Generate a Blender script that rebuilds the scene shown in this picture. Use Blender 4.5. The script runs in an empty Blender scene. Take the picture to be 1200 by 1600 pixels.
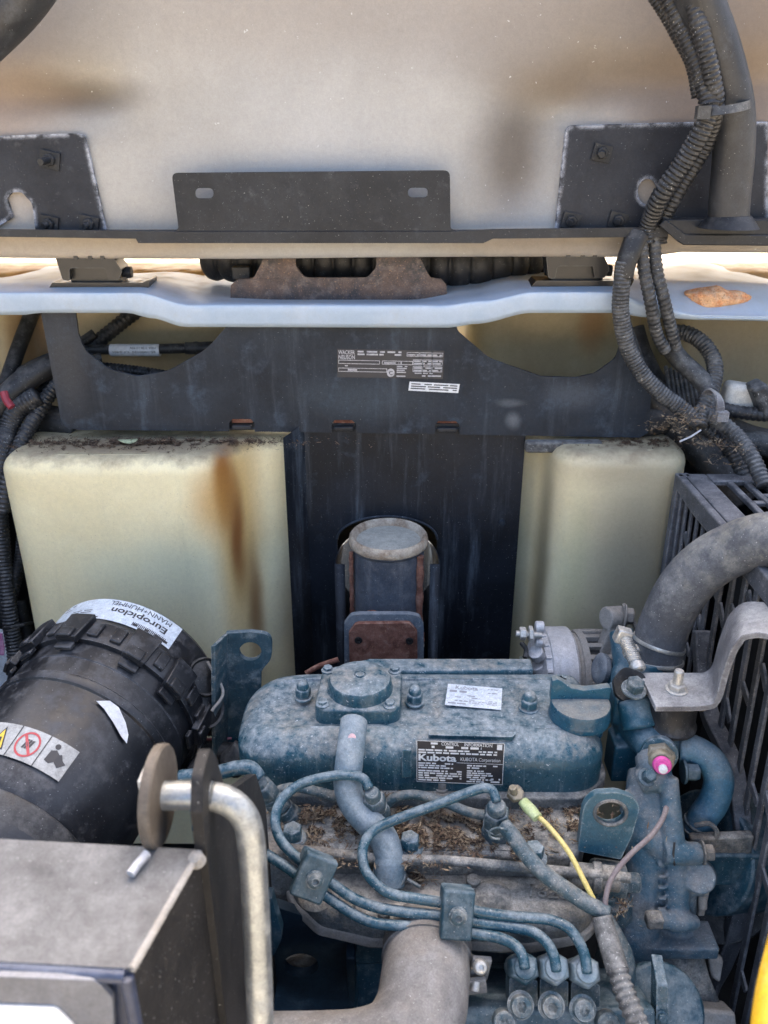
import bpy, bmesh, math, random
from mathutils import Vector, Matrix, noise
from mathutils.geometry import tessellate_polygon
R = math.radians
random.seed(7)
scene = bpy.context.scene
col = scene.collection

# ------------------------------------------------------------------ camera
H = 1.6                       # the photographer's eye above the ground
PITCH = R(24.0)
FPX = 1300.0                  # focal length in pixels of the 1200 x 1600 photograph
cam_d = bpy.data.cameras.new("camera")
cam = bpy.data.objects.new("camera", cam_d)
col.objects.link(cam)
cam.location = (0, 0, H)
cam.rotation_euler = (R(90) - PITCH, 0, 0)
cam_d.sensor_fit = 'HORIZONTAL'
cam_d.sensor_width = 36.0
cam_d.lens = 36.0 * FPX / 1200.0
cam_d.clip_start = 0.02
cam_d.clip_end = 800
cam_d.dof.use_dof = True
cam_d.dof.focus_distance = 1.06
cam_d.dof.aperture_fstop = 9.0
scene.camera = cam

# ------------------------------------------------------------------ sky, sun, exposure
SUN_EL, SUN_AZ = 50.0, 8.0   # the sun stands behind the raised hood: the whole bay is in its shade
world = bpy.data.worlds.new("World")
scene.world = world
world.use_nodes = True
wn = world.node_tree
wn.nodes.clear()
wo = wn.nodes.new('ShaderNodeOutputWorld')
wb = wn.nodes.new('ShaderNodeBackground')
ws = wn.nodes.new('ShaderNodeTexSky')
ws.sky_type = 'NISHITA'
ws.sun_disc = False
ws.sun_elevation = R(SUN_EL)
ws.sun_rotation = R(SUN_AZ)
ws.air_density = 0.85
ws.dust_density = 8.0
ws.ozone_density = 0.2
wb.inputs['Strength'].default_value = 0.15
wn.links.new(ws.outputs[0], wb.inputs[0])
wn.links.new(wb.outputs[0], wo.inputs[0])
sun_d = bpy.data.lights.new("sun", 'SUN')
sun_d.energy = 3.0
sun_d.angle = R(0.5)
sun_d.color = (1.0, 0.95, 0.87)
sun = bpy.data.objects.new("sun", sun_d)
col.objects.link(sun)
sdir = Vector((math.sin(R(SUN_AZ)) * math.cos(R(SUN_EL)), math.cos(R(SUN_AZ)) * math.cos(R(SUN_EL)), math.sin(R(SUN_EL))))
sun.rotation_euler = (-sdir).to_track_quat('-Z', 'Y').to_euler()
sun.location = sdir * 20
vs = scene.view_settings
vs.view_transform = 'Standard'
vs.look = 'None'
vs.gamma = 1.0
vs.exposure = 2.4
scene.cycles.use_denoising = True
scene.cycles.max_bounces = 8
scene.cycles.diffuse_bounces = 5

# ------------------------------------------------------------------ placing: a pixel of the photograph, put at a real distance
CP, SP = math.cos(PITCH), math.sin(PITCH)
def P(u, v, y=None, z=None, x=None, d=None):
    a = (u - 600.0) / FPX
    k = (800.0 - v) / FPX
    ry, rz = CP + k * SP, -SP + k * CP
    if d is not None: t = d
    elif y is not None: t = y / ry
    elif z is not None: t = (z - H) / rz
    else: t = x / a
    return Vector((a * t, ry * t, H + rz * t))
def S(px, d):                 # length in metres of px pixels at depth d
    return px * d / FPX

# ------------------------------------------------------------------ mesh helpers
def basis(axis, up=None):
    w = Vector(axis).normalized()
    ref = Vector(up) if up is not None else (Vector((0, 0, 1)) if abs(w.z) < 0.9 else Vector((0, 1, 0)))
    u = ref.cross(w)
    if u.length < 1e-6: u = Vector((1, 0, 0)).cross(w)
    u.normalize()
    return u, w.cross(u), w

def spline(pts, step=0.004, closed=False):
    pts = [Vector(p) for p in pts]
    n = len(pts)
    out = []
    rng = range(n) if closed else range(n - 1)
    for i in rng:
        if closed: p0, p1, p2, p3 = pts[i-1], pts[i], pts[(i+1) % n], pts[(i+2) % n]
        else:
            p1, p2 = pts[i], pts[i+1]
            p0 = pts[i-1] if i > 0 else p1 * 2 - p2
            p3 = pts[i+2] if i + 2 < n else p2 * 2 - p1
        k = max(2, int((p2 - p1).length / step))
        for j in range(k):
            t = j / k
            out.append(0.5 * ((2*p1) + (p2-p0)*t + (2*p0-5*p1+4*p2-p3)*t*t + (3*p1-p0-3*p2+p3)*t*t*t))
    if not closed: out.append(pts[-1].copy())
    return out

def resample(pts, step):
    out = [pts[0].copy()]; acc = 0.0
    for a, b in zip(pts, pts[1:]):
        L = (b - a).length
        if L < 1e-9: continue
        while acc + L >= step:
            q = (step - acc) / L
            a = a + (b - a) * q
            out.append(a.copy()); L = (b - a).length; acc = 0.0
            if L < 1e-9: break
        acc += L
    return out

def rp(pts, seg=5):
    """polygon of (a, b, r): corners rounded by r"""
    out = []
    n = len(pts)
    for i, p in enumerate(pts):
        r = p[2] if len(p) > 2 else 0
        c = Vector((p[0], p[1]))
        if r <= 0: out.append((c.x, c.y)); continue
        a = Vector(pts[i-1][:2]) - c; b = Vector(pts[(i+1) % n][:2]) - c
        la, lb = a.length, b.length
        a.normalize(); b.normalize()
        ang = a.angle(b)
        t = min(r / math.tan(max(ang, 0.05) / 2), la * 0.49, lb * 0.49)
        p0, p1 = c + a * t, c + b * t
        for j in range(seg + 1):
            s = j / seg
            q = p0 * (1-s)**2 + c * 2*s*(1-s) * 0.98 + (p0 + p1) * 0.5 * 2*s*(1-s) * 0.02 + p1 * s*s
            out.append((q.x, q.y))
    return out

def slot(cx, cy, w, h, seg=6):
    r = min(w, h) / 2
    return rp([(cx-w/2, cy-h/2, r), (cx+w/2, cy-h/2, r), (cx+w/2, cy+h/2, r), (cx-w/2, cy+h/2, r)], seg)
def circ(cx, cy, rx, ry=None, n=28):
    ry = ry or rx
    return [(cx + rx*math.cos(2*math.pi*i/n), cy + ry*math.sin(2*math.pi*i/n)) for i in range(n)]

class MB:
    def __init__(s): s.v, s.f, s.m, s.c = [], [], [], 0
    def mat(s, i): s.c = i; return s
    def add(s, vs_, fs):
        o = len(s.v)
        s.v += [Vector(v) for v in vs_]
        s.f += [tuple(i + o for i in f) for f in fs]
        s.m += [s.c] * len(fs)
        return s
    def box(s, c, size, rot=None):
        c = Vector(c); hx, hy, hz = [q / 2 for q in size]
        M = rot.to_3x3() if rot is not None else Matrix.Identity(3)
        vs_ = [c + M @ Vector((a*hx, b*hy, d*hz)) for a in (-1, 1) for b in (-1, 1) for d in (-1, 1)]
        return s.add(vs_, [(0,1,3,2),(4,6,7,5),(0,4,5,1),(2,3,7,6),(0,2,6,4),(1,5,7,3)])
    def prism(s, out, vec, holes=()):
        """outline of 3-D points (planar), swept by vec, with holes"""
        vec = Vector(vec)
        loops = [[Vector(p) for p in out]] + [[Vector(p) for p in h] for h in holes]
        flat = [p for l in loops for p in l]
        tri = tessellate_polygon(loops)
        n = len(flat)
        vs_ = flat + [p + vec for p in flat]
        fs = []
        for t in tri:
            a, b, c = t
            nn = (flat[b]-flat[a]).cross(flat[c]-flat[a])
            if nn.dot(vec) > 0: a, c = c, a
            fs += [(a, b, c), (c+n, b+n, a+n)]
        o = 0
        for li, l in enumerate(loops):
            m = len(l)
            nn = Vector((0, 0, 0))
            for i in range(m): nn += l[i].cross(l[(i+1) % m])
            flip = (nn.dot(vec) > 0)
            if li > 0: flip = not flip
            for i in range(m):
                a, b = o + i, o + (i+1) % m
                fs.append((a, b, b+n, a+n) if flip else (b, a, a+n, b+n))
            o += m
        return s.add(vs_, fs)
    def tube(s, pts, r, n=14, caps=True, rf=None, flat=1.0):
        m = len(pts)
        t0 = (pts[1]-pts[0]).normalized()
        u, w, _ = basis(t0)
        L = 0.0
        vs_, fs = [], []
        for i, p in enumerate(pts):
            t = (pts[min(i+1, m-1)] - pts[max(i-1, 0)]).normalized()
            u = (u - t * u.dot(t)).normalized()
            w = t.cross(u)
            if i: L += (p - pts[i-1]).length
            rr = r if rf is None else r * rf(L, i / (m-1))
            for j in range(n):
                a = 2*math.pi*j/n
                vs_.append(p + u*(math.cos(a)*rr) + w*(math.sin(a)*rr*flat))
        for i in range(m-1):
            for j in range(n):
                a, b = i*n+j, i*n+(j+1) % n
                fs.append((a, b, b+n, a+n))
        if caps:
            fs.append(tuple(range(n-1, -1, -1)))
            fs.append(tuple((m-1)*n + j for j in range(n)))
        return s.add(vs_, fs)
    def lathe(s, prof, o, axis=(0,0,1), n=32, up=None, ph=0.0, a0=0.0, a1=None):
        """profile of (radius, height) about axis through o"""
        o = Vector(o); u, w, k = basis(axis, up)
        full = a1 is None
        cnt = n if full else n + 1
        vs_, fs = [], []
        for r, h in prof:
            for j in range(cnt):
                a = ph + (2*math.pi*j/n if full else a0 + (a1-a0)*j/n)
                vs_.append(o + k*h + u*(math.cos(a)*r) + w*(math.sin(a)*r))
        for i in range(len(prof)-1):
            for j in range(n if full else n):
                a, b = i*cnt+j, i*cnt+((j+1) % cnt if full else j+1)
                fs.append((a, b, b+cnt, a+cnt))
        if full:
            if prof[0][0] > 1e-6: fs.append(tuple(range(cnt-1, -1, -1)))
            if prof[-1][0] > 1e-6: fs.append(tuple((len(prof)-1)*cnt + j for j in range(cnt)))
        return s.add(vs_, fs)
    def cyl(s, a, b, r, r2=None, n=24):
        a, b = Vector(a), Vector(b)
        return s.lathe([(r, 0), (r if r2 is None else r2, (b-a).length)], a, b-a, n)
    def hexa(s, o, axis, r, h, ph=0.0, up=None):
        return s.lathe([(r*0.98, 0), (r, h*0.06), (r, h*0.86), (r*0.86, h)], o, axis, 6, up, ph)
    def fprism(s, out, z0, z1, fil, seg=5, bulge=0.0, rings=1, closed_bottom=False, dome=0.0):
        """plan outline [(x, y)] counter-clockwise, lofted from z0 to z1, the top edge filleted by fil"""
        n = len(out)
        pts = [Vector((p[0], p[1])) for p in out]
        area = sum(pts[i].x*pts[(i+1) % n].y - pts[(i+1) % n].x*pts[i].y for i in range(n))
        if area < 0: pts.reverse()
        nor = []
        for i in range(n):
            t = (pts[(i+1) % n] - pts[i-1])
            t.normalize(); nor.append(Vector((-t.y, t.x)))       # points inwards
        vs_, fs, levels = [], [], []
        for i in range(rings + 1): levels.append((0.0, z0 + (z1 - fil - z0) * i / rings))
        for i in range(1, seg + 1):
            a = math.pi/2 * i / seg
            levels.append((fil * (1 - math.cos(a)), z1 - fil + fil * math.sin(a)))
        for ins, z in levels:
            for p, q in zip(pts, nor):
                c = p + q * ins
                vs_.append(Vector((c.x, c.y, z)))
        for i in range(len(levels)-1):
            for j in range(n):
                a, b = i*n+j, i*n+(j+1) % n
                fs.append((a, b, b+n, a+n))
        last = (len(levels)-1)*n
        top = [vs_[last+j] for j in range(n)]
        for t in tessellate_polygon([top]):
            a, b, c = t
            nn = (top[b]-top[a]).cross(top[c]-top[a])
            fs.append((last+a, last+b, last+c) if nn.z > 0 else (last+c, last+b, last+a))
        if closed_bottom:
            for t in tessellate_polygon([[vs_[j] for j in range(n)]]):
                a, b, c = t
                nn = (vs_[b]-vs_[a]).cross(vs_[c]-vs_[a])
                fs.append((a, b, c) if nn.z < 0 else (c, b, a))
        return s.add(vs_, fs)
    def ribbon(s, pts, wdir, w, th):
        wdir = Vector(wdir).normalized()
        vs_, fs = [], []
        m = len(pts)
        for i, p in enumerate(pts):
            t = (pts[min(i+1, m-1)] - pts[max(i-1, 0)]).normalized()
            q = (wdir - t * wdir.dot(t)).normalized()
            k = t.cross(q)
            for a, b in ((-1,-1),(1,-1),(1,1),(-1,1)):
                vs_.append(p + q*(a*w/2) + k*(b*th/2))
        for i in range(m-1):
            for j in range(4):
                a, b = i*4+j, i*4+(j+1) % 4
                fs.append((a, b, b+4, a+4))
        fs += [(3,2,1,0), tuple((m-1)*4 + j for j in range(4))]
        return s.add(vs_, fs)

def tag(o, label=None, cat=None, group=None, kind=None):
    if label: o['label'] = label
    if cat: o['category'] = cat
    if group: o['group'] = group
    if kind: o['kind'] = kind
    return o

def thing(name, loc, label, cat, group=None):
    o = bpy.data.objects.new(name, None)
    o.empty_display_size = 0.02
    col.objects.link(o)
    o.location = loc
    o['base'] = [loc[0], loc[1], loc[2]]
    return tag(o, label, cat, group)

def origin_of(o):
    b = Vector((0, 0, 0))
    while o is not None:
        b += Vector(o.location); o = o.parent
    return b

def build(mb, name, mats, parent=None, bevel=0.0, seg=2, sharp=38, remesh=0.0, smooth_it=0, subsurf=0, solid=0.0, label=None, flip=False):
    if not isinstance(mats, (list, tuple)): mats = [mats]
    vs_ = mb.v
    if parent is not None: base = origin_of(parent)
    else:
        mn = Vector([min(v[i] for v in vs_) for i in range(3)]); mx = Vector([max(v[i] for v in vs_) for i in range(3)])
        base = Vector(((mn.x+mx.x)/2, (mn.y+mx.y)/2, mn.z))
    me = bpy.data.meshes.new(name)
    me.from_pydata([tuple(v - base) for v in vs_], [], mb.f)
    for m in mats: me.materials.append(m)
    me.polygons.foreach_set('material_index', mb.m)
    me.polygons.foreach_set('use_smooth', [True] * len(me.polygons))
    me.update()
    if remesh == 0 and sharp is not None: me.set_sharp_from_angle(angle=R(sharp))
    o = bpy.data.objects.new(name, me)
    col.objects.link(o)
    if parent is not None: o.parent = parent
    else: o.location = base
    if solid:
        q = o.modifiers.new('solid', 'SOLIDIFY'); q.thickness = abs(solid); q.offset = 1.0 if solid > 0 else -1.0
    if remesh:
        q = o.modifiers.new('remesh', 'REMESH'); q.mode = 'VOXEL'; q.voxel_size = remesh; q.use_smooth_shade = True
        if smooth_it:
            q = o.modifiers.new('smooth', 'SMOOTH'); q.factor = 0.5; q.iterations = smooth_it
    if bevel:
        q = o.modifiers.new('bevel', 'BEVEL'); q.width = bevel; q.segments = seg; q.limit_method = 'ANGLE'; q.angle_limit = R(32)
        q.harden_normals = False
    if subsurf:
        q = o.modifiers.new('sub', 'SUBSURF'); q.levels = subsurf; q.render_levels = subsurf
    if label: o['label'] = label
    return o

def copy_tree(o, parent=None):
    c = o.copy(); col.objects.link(c)
    if parent is not None: c.parent = parent
    for ch in list(o.children): copy_tree(ch, c)
    return c

# flat print: lettering as thin mesh laid on a surface
_tc = {}
def text_verts(body, size, bold=0.0):
    key = (body, bold)
    if key not in _tc:
        cu = bpy.data.curves.new('text', 'FONT')
        cu.body = body; cu.size = 1.0; cu.offset = bold; cu.resolution_u = 3
        ob = bpy.data.objects.new('text', cu); col.objects.link(ob)
        dg = bpy.context.evaluated_depsgraph_get()
        me = bpy.data.meshes.new_from_object(ob.evaluated_get(dg))
        _tc[key] = ([tuple(v.co) for v in me.vertices], [tuple(p.vertices) for p in me.polygons])
        bpy.data.objects.remove(ob); bpy.data.curves.remove(cu); bpy.data.meshes.remove(me)
    v, f = _tc[key]
    return [(a*size, b*size) for a, b, c in v], f
class Label2D:
    """collects flat print in label units (x right, y up), mapped onto the surface by fn(x, y, lift)"""
    def __init__(s, fn): s.fn, s.mb = fn, MB()
    def rect(s, x0, y0, x1, y1, m, lift, nx=1):
        s.mb.mat(m)
        for i in range(nx):
            a, b = x0 + (x1-x0)*i/nx, x0 + (x1-x0)*(i+1)/nx
            s.mb.add([s.fn(a,y0,lift), s.fn(b,y0,lift), s.fn(b,y1,lift), s.fn(a,y1,lift)], [(0,1,2,3)])
    def poly(s, pts, m, lift):
        s.mb.mat(m); s.mb.add([s.fn(a, b, lift) for a, b in pts], [tuple(range(len(pts)))])
    def text(s, body, x, y, size, m, lift, bold=0.0, w=0.2):
        v, f = text_verts(body, size, bold)
        sx = w / max(a for a, b in v)
        s.mb.mat(m); s.mb.add([s.fn(x + a*sx, y + b, lift) for a, b in v], f)
    def lines(s, x0, y0, x1, y1, rows, m, lift, rnd, dens=0.8, fill=0.55):
        """worn print too small to read: broken dashes"""
        rh = (y1-y0)/rows
        for r in range(rows):
            x = x0; yy = y0 + r*rh
            while x < x1:
                w = rnd.uniform(0.4, 1.6) * rh
                if rnd.random() < dens: s.rect(x, yy + rh*(1-fill)/2, min(x+w, x1), yy + rh*(1+fill)/2, m, lift)
                x += w + rnd.uniform(0.12, 0.35)*rh

# ------------------------------------------------------------------ materials
def NT(name):
    m = bpy.data.materials.new(name); m.use_nodes = True
    nt = m.node_tree; nt.nodes.clear()
    return m, nt
def mat(name, base, base2=None, rough=0.6, metal=0.0, s1=14, mixlo=0.35, mixhi=0.65,
        dust=(0.30, 0.29, 0.27), amount=0.0, up=0.0, con=4.0, s2=60,
        streak=0.0, streakcol=None, speck=0.0, speckcol=(0.5, 0.5, 0.48), s3=420, bump=0.4, bscale=260, bdist=0.0008,
        spec=0.5, coat=0.0, blot=None, edge=None, edger=0.005, extra=None, grain=0.32, warp=0.03, dust2=None):
    """worn, dusty surface: two base tones, dust that settles on upward faces, run marks, specks, fine relief"""
    m, nt = NT(name)
    N, Lk = nt.nodes, nt.links
    def node(t, **k):
        q = N.new(t)
        for a, b in k.items(): setattr(q, a, b)
        return q
    def put(sock, val):
        if hasattr(val, 'links') or hasattr(val, 'is_linked'): Lk.new(val, sock)
        elif isinstance(val, (tuple, list)) and len(val) == 3 and len(sock.default_value) == 4: sock.default_value = (*val, 1)
        else: sock.default_value = val
    def math_(op, a, b=0.5, clamp=False):
        q = node('ShaderNodeMath', operation=op, use_clamp=clamp); put(q.inputs[0], a); put(q.inputs[1], b); return q.outputs[0]
    def nz(scale, detail=6, ro=0.6, vec=None, dist=0.0):
        q = node('ShaderNodeTexNoise'); q.inputs['Scale'].default_value = scale; q.inputs['Detail'].default_value = detail
        q.inputs['Roughness'].default_value = ro; q.inputs['Distortion'].default_value = dist
        Lk.new(vec if vec is not None else co, q.inputs['Vector']); return q.outputs['Fac']
    def ramp(fac, lo, hi):
        q = node('ShaderNodeMapRange'); q.interpolation_type = 'SMOOTHSTEP'
        put(q.inputs['Value'], fac); q.inputs['From Min'].default_value = lo; q.inputs['From Max'].default_value = hi
        return q.outputs['Result']
    def mix(fac, a, b):
        q = node('ShaderNodeMix', data_type='RGBA'); put(q.inputs[0], fac); put(q.inputs[6], a); put(q.inputs[7], b); return q.outputs[2]
    tc = node('ShaderNodeTexCoord'); co = tc.outputs['Object']
    geo = node('ShaderNodeNewGeometry')
    out = node('ShaderNodeOutputMaterial'); bs = node('ShaderNodeBsdfPrincipled')
    Lk.new(bs.outputs[0], out.inputs[0])
    c = tuple(base)
    n1 = nz(s1, 6, 0.62, dist=0.3)
    if base2 is not None: c = mix(ramp(n1, mixlo, mixhi), base, base2)
    sep = node('ShaderNodeSeparateXYZ'); Lk.new(geo.outputs['Normal'], sep.inputs[0])
    upf = ramp(sep.outputs[2], 0.1, 0.9)
    n2 = nz(s2, 9, 0.7)
    d = 0.0
    if blot is not None:                  # stains and painted shade, each with its own place and shape: (centre, radii, colour, strength)
        for (bc, br, bcol, bst) in blot:
            mp = node('ShaderNodeMapping'); mp.vector_type = 'TEXTURE'
            mp.inputs['Location'].default_value = bc; mp.inputs['Scale'].default_value = br
            wv = node('ShaderNodeVectorMath', operation='ADD')
            nn = node('ShaderNodeTexNoise'); nn.inputs['Scale'].default_value = 9; nn.inputs['Detail'].default_value = 5; Lk.new(co, nn.inputs['Vector'])
            sc = node('ShaderNodeVectorMath', operation='SCALE'); sc.inputs['Scale'].default_value = warp
            sb = node('ShaderNodeVectorMath', operation='SUBTRACT'); Lk.new(nn.outputs['Color'], sb.inputs[0]); sb.inputs[1].default_value = (0.5, 0.5, 0.5)
            Lk.new(sb.outputs[0], sc.inputs[0]); Lk.new(geo.outputs['Position'], wv.inputs[0]); Lk.new(sc.outputs[0], wv.inputs[1])
            Lk.new(wv.outputs[0], mp.inputs['Vector'])
            ln = node('ShaderNodeVectorMath', operation='LENGTH'); Lk.new(mp.outputs[0], ln.inputs[0])
            c = mix(math_('MULTIPLY', ramp(ln.outputs['Value'], 1.0, 0.15), bst), c, bcol)
    if streak > 0:
        mp = node('ShaderNodeMapping'); mp.inputs['Scale'].default_value = (1, 1, 0.09); Lk.new(co, mp.inputs['Vector'])
        st = nz(s2 * 1.3, 7, 0.7, mp.outputs[0])
        c = mix(math_('MULTIPLY', ramp(st, 0.5, 0.78), streak, True), c, streakcol or dust)
    if amount > 0 or up > 0:
        a = math_('MULTIPLY', math_('SUBTRACT', n2, 0.5), con)
        a = math_('ADD', a, amount)
        a = math_('ADD', a, math_('MULTIPLY', upf, up), True)
        d = a
        if dust2 is not None: dust = mix(ramp(nz(11, 4, 0.6, dist=0.5), 0.42, 0.62), dust, dust2)
        c = mix(d, c, dust)
    if speck > 0:
        n3 = nz(s3, 3, 0.6)
        k = math_('MULTIPLY', ramp(n3, 0.72 - speck*0.16, 0.76 - speck*0.16), 0.75)
        c = mix(k, c, speckcol)
    if edge is not None:                  # paint worn off and crusted along the edges of the sheet
        bv = node('ShaderNodeBevel', samples=4); bv.inputs['Radius'].default_value = edger
        dt = node('ShaderNodeVectorMath', operation='DOT_PRODUCT'); Lk.new(bv.outputs[0], dt.inputs[0]); Lk.new(geo.outputs['Normal'], dt.inputs[1])
        pr = ramp(dt.outputs['Value'], 0.999, 0.90)
        c = mix(math_('MULTIPLY', pr, ramp(n2, 0.38, 0.62)), c, edge)
    if grain > 0:                         # millimetre-scale grit in the surface colour
        g1 = nz(520, 4, 0.7); g2 = nz(150, 5, 0.7)
        gv = math_('ADD', math_('MULTIPLY', math_('SUBTRACT', g1, 0.5), grain*3.0), math_('MULTIPLY', math_('SUBTRACT', g2, 0.5), grain*2.6))
        gv = math_('MAXIMUM', math_('ADD', gv, 1.0), 0.35)
        vm = node('ShaderNodeVectorMath', operation='SCALE'); put(vm.inputs['Scale'], gv)
        if isinstance(c, tuple): vm.inputs[0].default_value = c
        else: Lk.new(c, vm.inputs[0])
        c = vm.outputs[0]
    put(bs.inputs['Base Color'], c)
    ro = math_('ADD', math_('MULTIPLY', d, 0.9 - rough), rough) if not isinstance(d, float) else rough
    ro = math_('ADD', ro, math_('MULTIPLY', math_('SUBTRACT', n2, 0.5), 0.25), True)
    put(bs.inputs['Roughness'], ro)
    if metal: put(bs.inputs['Metallic'], math_('MULTIPLY', math_('SUBTRACT', 1.0, d), metal) if not isinstance(d, float) else metal)
    bs.inputs['Specular IOR Level'].default_value = spec
    if coat: bs.inputs['Coat Weight'].default_value = coat
    if bump:
        b1 = node('ShaderNodeBump'); b1.inputs['Strength'].default_value = bump; b1.inputs['Distance'].default_value = bdist
        Lk.new(math_('ADD', nz(bscale, 5, 0.65), math_('MULTIPLY', n2, 1.2)), b1.inputs['Height'])
        Lk.new(b1.outputs[0], bs.inputs['Normal'])
    if extra: extra(nt, bs, node, Lk)
    return m

M = {}
DUSTB = (0.30, 0.33, 0.345)
DUSTW = (0.30, 0.275, 0.24)
M['blue']   = mat('engine_paint', (0.013, 0.060, 0.088), (0.026, 0.088, 0.120), rough=0.30, s1=12, dust=(0.35, 0.385, 0.395), amount=-0.20, up=0.66, con=2.7, s2=85, streak=0.7, streakcol=(0.20,0.25,0.27), speck=0.4, speckcol=(0.5,0.52,0.53), s3=300, bump=0.7, edge=(0.36,0.42,0.45), edger=0.003, grain=0.30, dust2=(0.38,0.36,0.32))
M['bluedark'] = mat('engine_paint_plain', (0.012, 0.045, 0.068), (0.016, 0.06, 0.088), rough=0.42, dust=(0.2, 0.24, 0.26), amount=0.0, up=0.35, con=3.0, s2=50, streak=0.3, speck=0.3, bump=0.5)
M['pipeblue'] = mat('pipe_paint', (0.016, 0.060, 0.090), (0.034, 0.090, 0.124), rough=0.26, edge=(0.34,0.40,0.43), edger=0.0025, grain=0.4, dust=(0.31, 0.35, 0.37), amount=-0.22, up=0.5, con=2.6, s2=70, speck=0.4, bump=0.35)
M['bluegrey'] = mat('blue_casting', (0.024, 0.06, 0.08), (0.05, 0.09, 0.112), rough=0.5, dust=(0.27, 0.275, 0.265), amount=0.02, up=0.42, con=3.2, s2=80, edge=(0.34,0.37,0.37), edger=0.002, grain=0.42, dust2=(0.27,0.25,0.215), speck=0.4, bump=0.9, bdist=0.0012)
M['deck']   = mat('dusty_casting', (0.06, 0.075, 0.085), (0.14, 0.14, 0.13), rough=0.8, dust=(0.36, 0.345, 0.31), dust2=(0.24,0.20,0.155), grain=0.5, amount=0.05, up=0.55, con=4.5, s2=42, speck=0.5, speckcol=(0.12,0.10,0.08), bump=1.0, bdist=0.0015)
M['black']  = mat('black_sheet', (0.009, 0.013, 0.020), (0.018, 0.026, 0.038), rough=0.55, spec=0.3, s1=8, dust=(0.085, 0.108, 0.14), amount=-0.12, up=0.3, con=3.0, s2=22, streak=0.7, streakcol=(0.065,0.082,0.105), speck=0.22, speckcol=(0.26,0.28,0.29), bump=0.4, warp=0.02,
    blot=[(tuple(P(802, 657, y=1.24)), (0.016, 0.05, 0.020), (0.24,0.26,0.28), 0.4), (tuple(P(800, 628, y=1.24)), (0.030, 0.05, 0.010), (0.2,0.22,0.24), 0.3), (tuple(P(900, 620, y=1.24)), (0.07, 0.05, 0.035), (0.085,0.10,0.12), 0.5), (tuple(P(560, 625, y=1.24)), (0.16, 0.05, 0.05), (0.05,0.068,0.085), 0.5), (tuple(P(100, 560, y=1.24)), (0.05, 0.05, 0.12), (0.055,0.055,0.056), 0.6)])
M['blackbar'] = mat('black_rail', (0.010, 0.012, 0.016), (0.022, 0.025, 0.030), spec=0.35, rough=0.5, dust=(0.12, 0.12, 0.125), amount=-0.15, up=0.25, con=2.2, s2=40, speck=0.22, speckcol=(0.3,0.3,0.3), bump=0.4)
M['plate']  = mat('black_plate', (0.022, 0.023, 0.028), (0.038, 0.040, 0.047), rough=0.45, dust=(0.16, 0.16, 0.17), amount=-0.25, up=0.2, con=2.6, s2=30, speck=0.35, speckcol=(0.35,0.35,0.36), bump=0.4, edge=(0.45,0.47,0.52))
M['panel']  = mat('panel_black', (0.004, 0.006, 0.010), (0.010, 0.014, 0.022), rough=0.5, spec=0.3, s1=7, dust=(0.08, 0.105, 0.135), amount=-0.22, up=0.2, con=2.6, s2=24, streak=0.9, streakcol=(0.08,0.10,0.125), speck=0.30, speckcol=(0.30,0.32,0.33), bump=0.3)
M['rubber'] = mat('black_rubber', (0.012, 0.013, 0.014), (0.024, 0.024, 0.026), rough=0.5, dust=(0.15, 0.15, 0.15), amount=-0.1, up=0.36, con=2.4, s2=60, speck=0.22, bump=0.5)
M['rubberd'] = mat('black_rubber_dusty', (0.04, 0.041, 0.043), (0.09, 0.09, 0.09), rough=0.75, dust=(0.24, 0.24, 0.23), amount=0.15, up=0.45, con=3.0, s2=70, speck=0.5, bump=0.7)
M['plastic'] = mat('filter_plastic', (0.009, 0.010, 0.013), (0.020, 0.022, 0.026), rough=0.36, dust=(0.14, 0.142, 0.15), amount=-0.22, up=0.28, con=2.8, s2=40, streak=0.0, speck=0.22, speckcol=(0.4,0.4,0.4), bump=0.2, edge=(0.13,0.135,0.145), edger=0.002)
M['hose']   = mat('grey_hose', (0.065, 0.070, 0.080), (0.12, 0.125, 0.135), rough=0.72, dust=(0.33, 0.335, 0.325), dust2=(0.42,0.39,0.29), amount=0.02, up=0.4, con=3.2, s2=17, speck=0.3, bump=0.6)
M['pipegrey'] = mat('grey_elbow', (0.13, 0.125, 0.125), (0.20, 0.188, 0.168), rough=0.75, dust=(0.29, 0.28, 0.27), dust2=(0.23,0.205,0.18), amount=0.12, up=0.35, con=3.0, s2=24, speck=0.3, bump=0.7)
M['steel']  = mat('zinc_steel', (0.50, 0.49, 0.46), (0.62, 0.61, 0.58), rough=0.38, metal=0.8, dust=(0.42, 0.40, 0.35), amount=0.12, up=0.2, con=2.0, s2=60, bump=0.4)
M['steelb'] = mat('bright_rod', (0.26, 0.28, 0.29), (0.38, 0.40, 0.41), rough=0.4, metal=0.75, dust=(0.45, 0.44, 0.38), amount=0.05, up=0.15, con=2.5, s2=45, bump=0.3)
M['alu']    = mat('cast_aluminium', (0.42, 0.42, 0.43), (0.55, 0.55, 0.56), rough=0.42, metal=0.3, dust=(0.46, 0.45, 0.44), amount=0.05, up=0.3, con=2.6, s2=60, bump=0.6, edge=(0.75,0.75,0.75), edger=0.002)
M['aludirt'] = mat('dirty_aluminium', (0.22, 0.21, 0.20), (0.32, 0.31, 0.29), rough=0.7, metal=0.1, dust=(0.27, 0.25, 0.22), amount=0.3, up=0.3, con=3.0, s2=60, bump=0.8)
M['strap']  = mat('grey_strap', (0.13, 0.13, 0.14), (0.21, 0.21, 0.22), edge=(0.42,0.42,0.43), edger=0.004, rough=0.6, dust=(0.42, 0.42, 0.41), amount=0.05, up=0.6, con=2.8, s2=32, speck=0.3, bump=0.5)
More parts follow.
